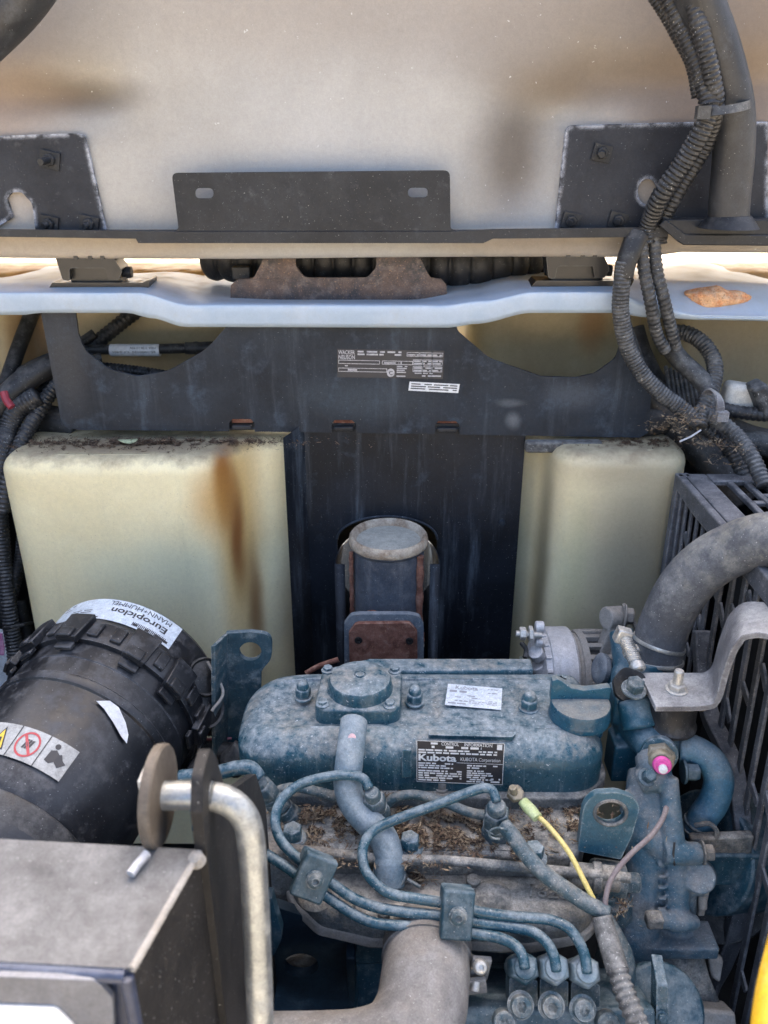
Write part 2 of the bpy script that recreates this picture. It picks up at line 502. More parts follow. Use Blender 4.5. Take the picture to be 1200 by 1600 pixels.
M['guard']  = mat('guard_plastic', (0.045, 0.050, 0.060), (0.085, 0.092, 0.106), edge=(0.24,0.245,0.26), edger=0.003, rough=0.6, dust=(0.25, 0.25, 0.26), amount=-0.05, up=0.4, con=2.4, s2=50, speck=0.4, bump=0.5)
M['rust']   = mat('rust', (0.11, 0.040, 0.026), (0.22, 0.10, 0.07), rough=0.85, s1=45, dust=(0.30, 0.20, 0.16), amount=-0.08, up=0.2, con=3.6, s2=90, speck=0.6, speckcol=(0.30,0.16,0.09), bump=1.0, bdist=0.001)
M['rustplate'] = mat('rusting_steel', (0.045, 0.043, 0.048), (0.12, 0.082, 0.066), rough=0.7, s1=22, dust=(0.22, 0.18, 0.16), amount=0.05, up=0.1, con=3.4, s2=70, speck=0.6, speckcol=(0.32,0.20,0.12), bump=0.8)
M['muffler'] = mat('muffler_skin', (0.05, 0.062, 0.085), (0.085, 0.10, 0.125), rough=0.5, metal=0.2, dust=(0.17, 0.17, 0.18), amount=0.0, up=0.2, con=2.4, s2=35, streak=0.5, streakcol=(0.19,0.19,0.2), speck=0.3, bump=0.5)
M['cap']    = mat('muffler_cap', (0.22, 0.16, 0.11), (0.38, 0.34, 0.28), rough=0.8, s1=30, dust=(0.50, 0.44, 0.35), amount=0.15, up=0.1, con=3.5, s2=60, speck=0.5, speckcol=(0.2,0.11,0.07), bump=0.8)
M['flange'] = mat('flange_grey', (0.085, 0.11, 0.14), (0.13, 0.155, 0.18), rough=0.6, dust=(0.24, 0.25, 0.26), amount=0.05, up=0.2, con=2.6, s2=60, speck=0.4, bump=0.6)
M['cowl']   = mat('white_cowl', (0.37, 0.47, 0.59), (0.43, 0.52, 0.63), rough=0.5, dust=(0.42, 0.42, 0.40), amount=-0.10, up=0.1, con=2.0, s2=25, speck=0.12, speckcol=(0.35,0.35,0.35), bump=0.2, grain=0.07)
M['white']  = mat('white_print', (0.72, 0.74, 0.76), rough=0.55, dust=(0.45, 0.45, 0.44), amount=0.05, con=3.0, s2=120, bump=0.0, grain=0.12)
M['ivory']  = mat('white_plastic', (0.62, 0.60, 0.54), rough=0.5, dust=(0.4, 0.38, 0.33), amount=0.1, con=2.0, s2=50, bump=0.3)
M['paper']  = mat('label_paper', (0.55, 0.62, 0.68), (0.66, 0.70, 0.74), rough=0.45, dust=(0.40, 0.45, 0.48), amount=0.05, con=3.0, s2=110, bump=0.15)
M['greyprint'] = mat('grey_print', (0.30, 0.31, 0.34), rough=0.6, bump=0.0, grain=0.12)
M['silverprint'] = mat('silver_print', (0.42, 0.42, 0.44), rough=0.6, dust=(0.2, 0.2, 0.21), amount=0.12, con=4.0, s2=160, bump=0.0, grain=0.12)
M['ink']    = mat('black_ink', (0.03, 0.03, 0.035), rough=0.5, dust=(0.2, 0.2, 0.2), amount=-0.05, con=2.0, s2=90, bump=0.0, grain=0.12)
M['yellowp'] = mat('yellow_print', (0.75, 0.50, 0.05), rough=0.5, bump=0.0, grain=0.12)
M['redp']   = mat('red_print', (0.45, 0.05, 0.06), rough=0.5, bump=0.0, grain=0.12)
M['pink']   = mat('pink_paint', (0.70, 0.09, 0.36), rough=0.5, dust=(0.6, 0.3, 0.42), amount=0.0, con=2.0, s2=90, bump=0.2)
M['palepink'] = mat('pale_pink_paint', (0.75, 0.50, 0.52), rough=0.6, bump=0.0)
M['brass']  = mat('dull_brass', (0.22, 0.19, 0.13), (0.34, 0.30, 0.22), rough=0.5, metal=0.4, dust=(0.33, 0.30, 0.25), amount=0.1, up=0.2, con=3.0, s2=80, bump=0.5)
M['yellow'] = mat('yellow_paint', (0.60, 0.36, 0.015), (0.68, 0.43, 0.03), rough=0.45, dust=(0.55, 0.45, 0.2), amount=-0.1, up=0.1, con=2.0, s2=50, bump=0.2)
M['yellowwire'] = mat('yellow_wire', (0.62, 0.50, 0.16), (0.70, 0.57, 0.22), rough=0.5, dust=(0.4, 0.36, 0.25), amount=0.0, con=2.0, s2=90, bump=0.2)
M['lime']   = mat('pale_green_sleeve', (0.48, 0.56, 0.26), rough=0.45, dust=(0.45, 0.47, 0.36), amount=0.1, con=2.0, s2=90, bump=0.3)
M['mauvewire'] = mat('mauve_wire', (0.15, 0.12, 0.125), (0.22, 0.18, 0.18), rough=0.6, dust=(0.26, 0.24, 0.23), amount=0.1, up=0.2, con=2.0, s2=90, bump=0.3)
M['redwire'] = mat('red_wire', (0.26, 0.035, 0.05), rough=0.45, bump=0.2)
M['brown']  = mat('brown_fibre', (0.085, 0.07, 0.055), (0.13, 0.107, 0.082), rough=0.7, dust=(0.20, 0.17, 0.135), amount=0.1, con=2.4, s2=30, bump=0.5)
M['boxtop'] = mat('dusty_box', (0.045, 0.045, 0.048), (0.09, 0.09, 0.092), rough=0.65, dust=(0.20, 0.20, 0.198), amount=-0.15, up=0.5, con=2.4, s2=26, speck=0.2, bump=0.4)
M['boxside'] = mat('box_side_black', (0.010, 0.010, 0.011), (0.020, 0.019, 0.019), rough=0.6, spec=0.3, dust=(0.10, 0.09, 0.08), amount=-0.2, up=0.2, con=2.4, s2=24, speck=0.3, bump=0.4)
M['navy']   = mat('navy_trim', (0.020, 0.028, 0.055), (0.04, 0.052, 0.09), rough=0.4, dust=(0.15,0.17,0.22), amount=-0.1, up=0.3, con=2.0, s2=30, bump=0.2)
M['lens']   = mat('grey_lens', (0.09, 0.10, 0.125), (0.13, 0.14, 0.165), rough=0.35, dust=(0.25,0.26,0.29), amount=0.0, up=0.2, con=1.5, s2=20, bump=0.15)
M['void']   = mat('bay_black', (0.010, 0.011, 0.013), (0.018, 0.019, 0.02), rough=0.8, dust=(0.05, 0.05, 0.05), amount=0.0, up=0.2, con=2.0, s2=30, bump=0.3)
M['stone']  = mat('orange_stone', (0.62, 0.24, 0.09), (0.70, 0.42, 0.22), rough=0.9, s1=70, dust=(0.70, 0.55, 0.42), amount=0.0, up=0.25, con=3.0, s2=120, speck=0.8, speckcol=(0.30,0.12,0.05), bump=1.0, bdist=0.0015)
M['straw']  = mat('straw_chaff', (0.26, 0.19, 0.12), (0.34, 0.27, 0.18), rough=0.9, bump=0.0)
M['straw2'] = mat('brown_chaff', (0.13, 0.085, 0.055), (0.18, 0.12, 0.08), rough=0.9, bump=0.0)
M['straw3'] = mat('dark_chaff', (0.05, 0.036, 0.028), rough=0.9, bump=0.0)
M['papdull'] = mat('dull_label', (0.36, 0.36, 0.34), (0.46, 0.46, 0.44), rough=0.6, dust=(0.24,0.23,0.21), amount=0.1, con=3.0, s2=90, bump=0.1)
M['hinge'] = mat('hinge_black', (0.006, 0.007, 0.009), (0.012, 0.013, 0.016), rough=0.32, dust=(0.12,0.125,0.135), amount=-0.3, up=0.3, con=2.2, s2=60, bump=0.15, edge=(0.10,0.11,0.12), edger=0.002)
M['dish'] = mat('dish_dust', (0.30, 0.31, 0.28), (0.38, 0.38, 0.34), rough=0.85, s1=30, dust=(0.46, 0.43, 0.36), amount=0.0, con=3.0, s2=60, bump=0.5)
M['leaf']   = mat('dry_leaf', (0.36, 0.40, 0.25), rough=0.8, bump=0.0)
# ================================================================== SETTING
def ground_sheet():
    mb = MB()
    g = 24
    for i in range(g+1):
        for j in range(g+1):
            mb.v.append(Vector((-300 + 600*i/g, -300 + 600*j/g, 0)))
    for i in range(g):
        for j in range(g):
            a = i*(g+1)+j; mb.f.append((a, a+g+1, a+g+2, a+1)); mb.m.append(0)
    o = build(mb, 'ground', mat('sandy_ground', (0.36, 0.31, 0.23), (0.46, 0.40, 0.30), rough=0.95, s1=1.2, dust=(0.42,0.37,0.28), amount=0.1, con=2.0, s2=9, bump=0.6, bscale=40, bdist=0.01))
    o['kind'] = 'structure'
ground_sheet()

# the machine's own bay: floor and side plates that keep the light out below
fr = thing('machine_frame', (0, 0.9, 0.30), 'black steel tub of the machine enclosing the engine', 'machine frame')
build(MB().box((0, 0.95, 0.31), (1.70, 1.62, 0.012)), 'floor_plate', M['void'], fr, bevel=0.002)
for sx in (-0.866, 0.836):
    build(MB().prism([Vector((sx, a, b)) for a, b in ((0.16, 0.32), (1.75, 0.32), (1.75, 1.37), (1.05, 1.37), (0.75, 1.05), (0.16, 0.80))], (0.030, 0, 0)), 'side_plate', M['void'], fr, bevel=0.002)
build(MB().box((0, 1.755, 0.80), (1.70, 0.012, 0.96)), 'bulkhead', M['void'], fr, bevel=0.002)
build(MB().box((0, 0.165, 0.52), (1.66, 0.012, 0.40)), 'rear_plate', M['void'], fr, bevel=0.002)

# ================================================================== RAISED HOOD
HY = 1.24
def hood_y(z): return HY + (z - 1.40) * 0.10
def hp(u, v, off=0.0):        # a point on the hood's inner face
    y = HY
    for _ in range(4):
        p = P(u, v, y=y + off); y = hood_y(p.z)
    return P(u, v, y=y + off)
hood = thing('engine_hood', hp(600, 398), 'raised engine hood seen from inside, pale scuffed skin with black steel plates', 'hood')
def seg_d(p, a, b):
    ab = b - a; t = max(0, min(1, (p-a).dot(ab)/ab.dot(ab))); return (p - a - ab*t).length
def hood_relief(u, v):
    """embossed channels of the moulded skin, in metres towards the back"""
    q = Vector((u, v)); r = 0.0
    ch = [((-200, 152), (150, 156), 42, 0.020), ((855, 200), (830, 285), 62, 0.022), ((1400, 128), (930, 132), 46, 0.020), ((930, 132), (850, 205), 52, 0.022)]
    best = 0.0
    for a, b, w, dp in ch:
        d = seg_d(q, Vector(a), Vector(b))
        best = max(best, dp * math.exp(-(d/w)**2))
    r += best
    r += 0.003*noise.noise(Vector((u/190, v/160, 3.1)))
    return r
mb = MB()
cols_, rows_ = 150, 120
grid = []
for j in range(rows_+1):
    tz = j/rows_
    for i in range(cols_+1):
        u = -260 + 1720*i/cols_
        vb = 393 + 3*math.sin(u/170.0)*0.6 - (9 if u > 1010 else 0)*min(1, max(0, (u-1010)/60))
        v = vb - (vb + 520)*tz
        p = hp(u, v); p.y += hood_relief(u, v)
        grid.append(p)
o0 = 0
W = cols_+1
# rolled lower lip that turns back
lip = []
for k in range(1, 7):
    a = math.pi/2*k/6
    lip.append([grid[i] + Vector((0, 0.010*(1-math.cos(a)) + (0.02 if k == 6 else 0), -0.010*math.sin(a))) for i in range(W)])
mb.v = [p.copy() for r in reversed(lip) for p in r] + [p.copy() for p in grid]
nr = len(lip) + rows_ + 1
for j in range(nr-1):
    for i in range(cols_):
        a = j*W+i; mb.f.append((a, a+1, a+W+1, a+W)); mb.m.append(0)
def wp(u, v): 
    p = hp(u, v); return tuple(p)
hoodmat = mat('hood_skin', (0.310, 0.297, 0.270), (0.375, 0.363, 0.337), rough=0.62, s1=5, dust=(0.36, 0.335, 0.30), amount=-0.1, con=2.2, s2=16, speck=0.10, speckcol=(0.56,0.56,0.55), s3=160, bump=0.3, grain=0.11,  # dark blots paint in the channels' shade; others are stains, one lightens the middle
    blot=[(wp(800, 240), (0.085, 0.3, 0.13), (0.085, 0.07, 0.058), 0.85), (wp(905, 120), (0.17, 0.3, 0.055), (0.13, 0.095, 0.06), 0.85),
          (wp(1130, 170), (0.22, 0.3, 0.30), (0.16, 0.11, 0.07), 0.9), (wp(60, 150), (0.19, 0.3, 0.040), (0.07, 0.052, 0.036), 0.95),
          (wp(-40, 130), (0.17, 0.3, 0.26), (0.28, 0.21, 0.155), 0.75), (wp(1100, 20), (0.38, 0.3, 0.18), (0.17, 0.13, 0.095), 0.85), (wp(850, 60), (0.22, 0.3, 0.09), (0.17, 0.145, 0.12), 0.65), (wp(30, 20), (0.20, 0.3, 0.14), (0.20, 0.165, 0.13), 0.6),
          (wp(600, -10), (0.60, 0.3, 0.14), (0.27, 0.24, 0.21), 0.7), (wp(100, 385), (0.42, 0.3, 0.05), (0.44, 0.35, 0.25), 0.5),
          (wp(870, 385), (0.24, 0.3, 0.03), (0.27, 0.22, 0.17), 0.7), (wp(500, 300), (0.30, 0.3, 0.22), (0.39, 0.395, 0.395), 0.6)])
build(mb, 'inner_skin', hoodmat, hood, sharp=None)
# unseen outer shell of the hood, deepened to keep sun off the body panel
mb = MB()
a, b = hp(-260, 395), hp(1460, 395)
mb.box(((a.x+b.x)/2, HY+0.285, 1.98), ((b.x-a.x), 0.36, 0.94), Matrix.Rotation(-0.0997, 4, 'X'))
build(mb, 'sun_block_shell', M['yellow'], hood, bevel=0.03, seg=4)

def on_plane(pts, fn): return [fn(p[0], p[1]) for p in pts]
RY = HY - 0.028
def rl(u, v, off=0.0): return P(u, v, y=RY + off)
plate_edge = mat('black_plate_corroded', (0.011, 0.012, 0.016), (0.022, 0.024, 0.030), rough=0.5, spec=0.35, dust=(0.13, 0.135, 0.15), amount=-0.3, up=0.2, con=2.6, s2=45, speck=0.15, speckcol=(0.35,0.35,0.36), bump=0.4, edge=(0.50,0.53,0.60), edger=0.010)
# side plates bolted to the skin
hl = lambda u, v: hp(u, v, -0.006)
out = rp([(-60, 214, 0), (120, 208, 0), (133, 211, 10), (168, 366, 0), (56, 366, 0), (50, 318, 16), (34, 300, 14), (16, 301, 12), (11, 312, 8), (20, 340, 4), (-6, 356, 0), (-60, 356, 0)])
pl = build(MB().prism(on_plane(out, hl), (0, 0.005, 0)), 'corner_plate', plate_edge, hood, bevel=0.0012, label='black corner plate with a notch and crusted edges')
out = rp([(876, 366, 0), (866, 366, 0), (884, 196, 14), (1096, 190, 0), (1200, 190, 0), (1200, 366, 0)])
pr_ = build(MB().prism(on_plane(out, hl), (0, 0.005, 0), [on_plane(circ(1012, 300, 15, 20, 20), hl)]), 'corner_plate', plate_edge, hood, bevel=0.0012, label='black corner plate behind the hose loom with a round hole')
def square_bolt(u, v, parent, off=-0.006, s=11, L=0.014, m=None, ang=0.2, nm='carriage_bolt'):
    p = hp(u, v, off); d = (p - Vector((0, 0, H))).length
    a = S(s, d)
    mb = MB().box(p + Vector((0, -0.002, 0)), (a*2.4, 0.004, a*2.0), Matrix.Rotation(ang, 4, 'Y'))
    mb.hexa(p + Vector((0, -0.004, 0)), (0, -1, 0), a*0.75, 0.006, ang)
    mb.cyl(p + Vector((0, -0.008, 0)), p + Vector((-0.004, -0.008-L, -0.002)), a*0.42, n=12)
    return build(mb, nm, M['blackbar'], parent, bevel=0.0006)
for (u, v, L) in ((79, 250, 0.020), (77, 350, 0.006), (140, 350, 0.006), (940, 239, 0.010), (892, 345, 0.006), (965, 344, 0.006)):
    square_bolt(u, v, hood, L=L)
# crossbar: a long folded angle
mb = MB()
yb = RY - 0.004
def barpt(u, v): return P(u, v, y=yb)
mb.prism([barpt(*q) for q in [(-80, 357), (222, 361), (278, 362), (703, 362), (770, 358), (1044, 355), (1044, 370), (770, 373), (755, 380), (216, 380), (212, 373), (-80, 369)]], (0, 0.004, 0))
zt = barpt(600, 357).z
xl, xr = barpt(-80, 357).x, barpt(1060, 357).x
mb.box(((xl+xr)/2, (yb + HY)/2 + 0.004, zt - 0.006), (xr-xl, HY - yb - 0.002, 0.003))
build(mb, 'cross_rail', M['blackbar'], hood, bevel=0.0012)
# upright tab with two slots
out = rp([(268, 270, 9), (703, 266, 10), (704, 357, 5), (716, 362, 0), (716, 368, 0), (270, 368, 0), (270, 362, 0), (279, 357, 4)])
tb = build(MB().prism([P(u, v, y=RY-0.001) for u, v in out], (0, 0.0035, 0), [[P(u, v, y=RY-0.001) for u, v in slot(319, 302, 29, 16)], [P(u, v, y=RY-0.001) for u, v in slot(653, 301, 31, 15)]]),
      'slotted_tab', M['blackbar'], hood, bevel=0.001, label='upright black tab with two oblong slots')
# foot of the guard tube on the right
mb = MB()
mb.prism([P(u, v, y=yb - 0.012) for u, v in [(1030, 352), (1060, 378), (1068, 383), (1400, 386), (1400, 369), (1072, 366), (1040, 342)]], (0, 0.004, 0))
mb.prism([P(u, v, y=yb-0.008) for u, v in [(1034, 343), (1072, 368), (1400, 371), (1400, 352), (1240, 343)]], (0, 0.03, 0.0))
build(mb, 'tube_foot', M['blackbar'], hood, bevel=0.0015)
pts = [P(1138, 352, y=1.19), P(1140, 310, y=1.19), P(1146, 240, y=1.188), P(1145, 170, y=1.184), P(1126, 90, y=1.178), P(1098, 10, y=1.17), P(1060, -90, y=1.16), P(1010, -230, y=1.15)]
tubemat = mat('tube_black', (0.014, 0.016, 0.020), (0.028, 0.031, 0.037), rough=0.5, dust=(0.12,0.13,0.15), amount=-0.1, up=0.2, con=2.4, s2=24, speck=0.15, bump=0.4)
build(MB().tube(resample(spline(pts), 0.012), 0.0265, 28), 'guard_tube', tubemat, hood, label='bent black tube standing on the foot plate')
pts = [P(-120, 140, y=1.16), P(-40, 70, y=1.16), P(30, 0, y=1.16), P(75, -70, y=1.155), P(130, -190, y=1.15)]
build(MB().tube(resample(spline(pts), 0.012), 0.030, 28), 'guard_tube', tubemat, hood, label='black tube crossing the top corner')
mb = MB().lathe([(0.040, 0), (0.034, 0.008), (0.0272, 0.016)], P(1138, 356, y=1.19), (0, 0, 1), 28)
build(mb, 'weld_bead', M['blackbar'], hood)

# ================================================================== WHITE BODY PANEL UNDER THE HOOD
def lerp_poly(tab, u):
    if u <= tab[0][0]: return tab[0][1]
    for (a, va), (b, vb) in zip(tab, tab[1:]):
        if u <= b:
            t = (u-a)/(b-a); t = t*t*(3-2*t)
            return va + (vb-va)*t
    return tab[-1][1]
lip_b = [(-200, 494), (40, 492), (60, 489), (200, 489), (235, 497), (290, 511), (700, 512), (745, 506), (830, 489), (960, 489), (1010, 496), (1100, 500), (1400, 508)]
lip_t = [(-200, 464), (60, 462), (215, 462), (300, 482), (690, 483), (750, 476), (835, 461), (960, 461), (1020, 486), (1100, 493), (1400, 501)]
fold  = [(-200, 458), (60, 455), (215, 455), (300, 474), (690, 475), (750, 468), (835, 454), (960, 454), (1020, 474), (1100, 488), (1400, 496)]
mid   = [(-200, 448), (150, 438), (240, 438), (330, 462), (450, 466), (640, 466), (730, 452), (800, 438), (960, 436), (1090, 440), (1400, 452)]
back  = [(-200, 448), (0, 429), (85, 416), (150, 418), (205, 424), (290, 420), (360, 424), (620, 426), (720, 423), (840, 417), (960, 421), (1040, 413), (1090, 409), (1150, 420), (1220, 436), (1400, 455)]
rowdef = [(lip_b, 1.231), (lip_t, 1.225), (fold, 1.234), (mid, 1.30), (back, 1.50)]
mb = MB(); uc = [-200 + 12*i for i in range(134)]
keys = []
for tab, y in rowdef:
    keys.append([P(u, lerp_poly(tab, u), y=y) for u in uc])
rows = []
for i in range(len(uc)):
    rows.append(spline([keys[k][i] for k in range(5)], 0.02))
nn = min(len(r) for r in rows)
# even number of samples per column
rows2 = []
for i in range(len(uc)):
    pts = [keys[k][i] for k in range(5)]
    q = []
    for a in range(4):
        p1, p2 = pts[a], pts[a+1]
        p0 = pts[a-1] if a else p1*2-p2; p3 = pts[a+2] if a+2 < 5 else p2*2-p1
        K = (4, 4, 8, 14)[a]
        for j in range(K):
            t = j/K
            cr = 0.5*((2*p1)+(p2-p0)*t+(2*p0-5*p1+4*p2-p3)*t*t+(3*p1-p0-3*p2+p3)*t*t*t)
            q.append(p1.lerp(p2, t).lerp(cr, 0.35 if a in (2,3) else 0.8))
    q.append(pts[-1]); q.append(pts[-1] + Vector((0, 0.012, -0.03)))
    rows2.append(q)
nr = len(rows2[0])
for q in rows2: mb.v += q
for i in range(len(uc)-1):
    for j in range(nr-1):
        a = i*nr+j; mb.f.append((a, a+nr, a+nr+1, a+1)); mb.m.append(0)
cowl = build(mb, 'body_panel', M['cowl'], solid=-0.004, sharp=None)
tag(cowl, 'pale blue-white body panel running across the machine under the raised hood', 'body panel')
def cowl_pt(u, v, y): return P(u, v, y=y)

# hinges standing on the panel
def make_hinge(cu, cv, label, mirror):
    c = P(cu, cv, y=1.262)
    d = (c - Vector((0, 0, H))).length
    k = d / FPX
    t = thing('hood_hinge', c, label, 'hinge', 'hood hinges')
    def q(a, b, y): return c + Vector((a*k, y, -b*k))
    b1 = MB()
    b1.prism([q(a, b, -0.006) for a, b in rp([(-74, -2, 4), (-66, -12, 2), (62, -12, 3), (74, -17, 4), (70, -5, 3), (60, 3, 3), (-70, 3, 3)])], (0, 0.045, 0.0))
    build(b1, 'base_plate', M['hinge'], t, bevel=0.0015)
    b2 = MB()
    b2.prism([q(a, b, 0.004) for a, b in rp([(-42, -10, 3), (-46, -36, 6), (34, -36, 6), (30, -10, 3)])], (0, 0.03, 0))
    build(b2, 'knuckle', M['hinge'], t, bevel=0.002)
    b3 = MB()
    b3.prism([q(a, b, -0.008) for a, b in rp([(-58, -62, 3), (18, -62, 3), (36, -28, 6), (30, -16, 5), (16, -16, 0), (12, -32, 4), (-38, -32, 4), (-40, -14, 4), (-50, -16, 4)])], (0, 0.035, 0.002))
    build(b3, 'leaf', M['hinge'], t, bevel=0.002)
    b4 = MB().cyl(q(-52, -24, 0.012), q(42, -24, 0.012), 7*k, n=16)
    b4.hexa(q(36, -24, 0.012), (1, 0, 0), 9*k, 8*k)
    build(b4, 'pin', M['blackbar'], t, bevel=0.0006)
    for s in (-25, -5, 12):
        build(MB().box(q(s, -52, -0.011), (6*k, 0.006, 14*k)), 'rib', M['hinge'], t, bevel=0.0006)
    return t
h1 = make_hinge(158, 454, 'black hood hinge on the end of the white panel above the wide scooped bracket arm', 1)
c2 = P(908, 451, y=1.262)
h2 = copy_tree(h1); h2.location = c2; h2.scale = (-1, 1, 1) if False else (1, 1, 1)
h2['label'] = 'black hood hinge on the white panel beside the hanging hose loom'

# ================================================================== RUSTY BRACKET AND THE RIBBED HOSE BEHIND IT
out = rp([(360, 474, 0), (360, 446, 8), (372, 436, 5), (396, 435, 8), (415, 398, 0), (418, 380, 0), (650, 380, 0), (654, 398, 0), (672, 434, 8), (690, 436, 6), (698, 446, 6), (698, 474, 0)])
hole = rp([(462, 388, 0), (588, 388, 0), (588, 418, 16), (574, 434, 12), (476, 434, 14), (462, 416, 14)])
rb = build(MB().prism([P(u, v, y=1.285) for u, v in out], (0, 0.006, 0), [[P(u, v, y=1.285) for u, v in hole]]), 'slotted_bracket', M['rustplate'], bevel=0.0012)
tag(rb, 'rusty steel bracket with a long slot standing in the middle of the white panel', 'bracket')
def ribbed(L, t, pitch=0.026, depth=0.16):
    ph = (L / pitch) % 1.0
    return 1.0 - depth + depth * math.sin(math.pi * ph) ** 0.5
pts = spline([P(325, 395, y=1.40), P(400, 400, y=1.38), P(520, 404, y=1.37), P(640, 410, y=1.37), P(720, 412, y=1.37), P(780, 406, y=1.39), P(830, 396, y=1.43), P(870, 380, y=1.50)], 0.01)
hs = build(MB().tube(resample(pts, 0.0025), 0.043, 22, rf=lambda L, t: ribbed(L, t, 0.030, 0.24)), 'ribbed_hose', M['rubber'], sharp=None)
tag(hs, 'thick black ribbed hose lying behind the rusty slotted bracket', 'hose')
mbk = MB().box(P(378, 426, y=1.33), (0.028, 0.02, 0.02))
kk = build(mbk, 'hose_block', M['rubber'], bevel=0.002); tag(kk, 'small black block under the ribbed hose beside the rusty bracket', 'block')

# ================================================================== SCOOPED CROSS BRACKET
BY = 1.240
out = rp([(62, 480, 0), (95, 655, 0), (103, 668, 10), (125, 672, 0), (1000, 684, 8), (1013, 676, 6), (1019, 600, 0), (1006, 560, 20), (985, 500, 0), (985, 478, 0), (972, 478, 0), (972, 528, 14), (962, 560, 26), (930, 583, 30), (900, 590, 10), (845, 588, 40), (765, 560, 60), (716, 518, 14), (704, 480, 0), (365, 480, 0), (352, 512, 10), (322, 546, 60), (262, 580, 60), (215, 588, 30), (170, 577, 50), (132, 548, 40), (122, 520, 10), (117, 480, 0)], 8)
nots = [rp([(358, 664, 2), (360, 656, 5), (396, 657, 5), (398, 665, 2), (398, 674, 0), (358, 673.5, 0)], 4)]
# notches cut in the lower edge
low = [(358, 398, 655, 674.5), (518, 556, 656.5, 676.5), (680, 718, 658, 679)]
out2 = []
for i, p in enumerate(out):
    out2.append(p)
    nx = out[(i+1) % len(out)]
    if abs(p[0]-125) < 1 and abs(p[1]-672) < 1:
        for a, b, t_, b_ in low:
            out2 += [(a, b_-0.5), (a, t_+6), (a+5, t_), (b-6, t_), (b, t_+6), (b, b_)]
mb = MB().prism([P(u, v, y=BY) for u, v in out2], (0, 0.0045, 0))
xb = thing('scooped_bracket', P(560, 684, y=BY), 'wide black steel cross bracket with two scooped openings above the cream tanks', 'bracket')
build(mb, 'scooped_plate', M['black'], xb, bevel=0.0012)
mb = MB(); 
za = P(560, 676, y=BY).z
mb.box((P(560, 676, y=BY).x - 0.02, BY + 0.030, za + 0.004), (0.80, 0.048, 0.004))
build(mb, 'lower_flange', M['black'], xb, bevel=0.001)
for a, b, t_, b_ in low:
    c = P((a+b)/2, (t_+b_)/2 + 3, y=BY+0.003)
    build(MB().box(c + Vector((0, 0.002, 0)), (0.030, 0.010, 0.007)).mat(1).box(c + Vector((0, 0.012, 0.009)), (0.034, 0.012, 0.008)), 'hook_tab', [M['blackbar'], M['rust']], xb, bevel=0.0015)
# the two labels, with their print
lo, lx, ly = P(527, 589, y=BY), None, None
ex = (P(692, 592, y=BY) - lo); ey = (P(527, 545, y=BY) - lo)
def lab_fn(org, ex, ey, nrm):
    return lambda x, y, l: org + ex*x + ey*y + nrm*l
L = Label2D(lab_fn(lo, ex, ey, Vector((0, -1, 0))))
rnd = random.Random(3)
L.rect(0, 0, 1, 1, 0, 0.0006)
L.text('WACKER', 0.01, 0.82, 0.20, 1, 0.0009, 0.02, 0.155); L.text('NEUSON', 0.01, 0.65, 0.20, 1, 0.0009, 0.02, 0.155)
L.lines(0.19, 0.78, 0.60, 0.97, 2, 1, 0.0009, rnd, 0.95, 0.6)
def frame(x0, y0, x1, y1, w=0.006, h=0.022):
    L.rect(x0, y0, x1, y0+h, 1, 0.0009); L.rect(x0, y1-h, x1, y1, 1, 0.0009)
    L.rect(x0, y0, x0+w, y1, 1, 0.0009); L.rect(x1-w, y0, x1, y1, 1, 0.0009)
for f in ((0.01,0.48,0.40,0.62),(0.42,0.48,0.60,0.62),(0.60,0.48,0.71,0.62),(0.01,0.20,0.47,0.34),(0.65,0.78,0.77,0.93),(0.77,0.78,0.89,0.93),(0.89,0.78,0.99,0.93),(0.71,0.48,0.80,0.68),(0.80,0.48,0.89,0.68),(0.89,0.48,0.99,0.68),(0.71,0.24,0.80,0.44),(0.80,0.24,0.89,0.44),(0.89,0.24,0.99,0.44)): frame(*f)
for a in ((0.16,0.50,0.26,0.60,1),(0.44,0.50,0.58,0.58,1),(0.01,0.38,0.10,0.45,1),(0.10,0.22,0.36,0.32,1),(0.56,0.04,0.66,0.46,6),(0.72,0.50,0.99,0.66,2),(0.72,0.25,0.99,0.42,2),(0.66,0.80,0.98,0.88,1),(0.80,0.06,0.98,0.14,1),(0.73,0.16,0.90,0.22,1)): L.lines(a[0],a[1],a[2],a[3],a[4],1,0.0009,rnd,0.85,0.6)
for r0 in (1,):
    L.poly([(0.505+0.037*math.cos(t*math.pi/9), 0.19+0.15*math.sin(t*math.pi/9)) for t in range(18)], 1, 0.0009)
    L.text('C', 0.487, 0.12, 0.19, 0, 0.0011, 0.02, 0.036)
build(L.mb, 'data_plate', [M['ink'], M['silverprint']], xb, label='black data plate with worn silver print')
lo = P(638, 610, y=BY); ex = P(716, 614, y=BY) - lo; ey = P(640, 596, y=BY) - lo
L = Label2D(lab_fn(lo, ex, ey, Vector((0, -1, 0))))
L.rect(0, 0, 1, 1, 0, 0.0006); L.lines(0.04, 0.14, 0.96, 0.9, 3, 1, 0.0009, random.Random(5), 0.93, 0.5)
build(L.mb, 'sticker', [M['white'], M['ink']], xb, label='small white sticker with three lines of print')

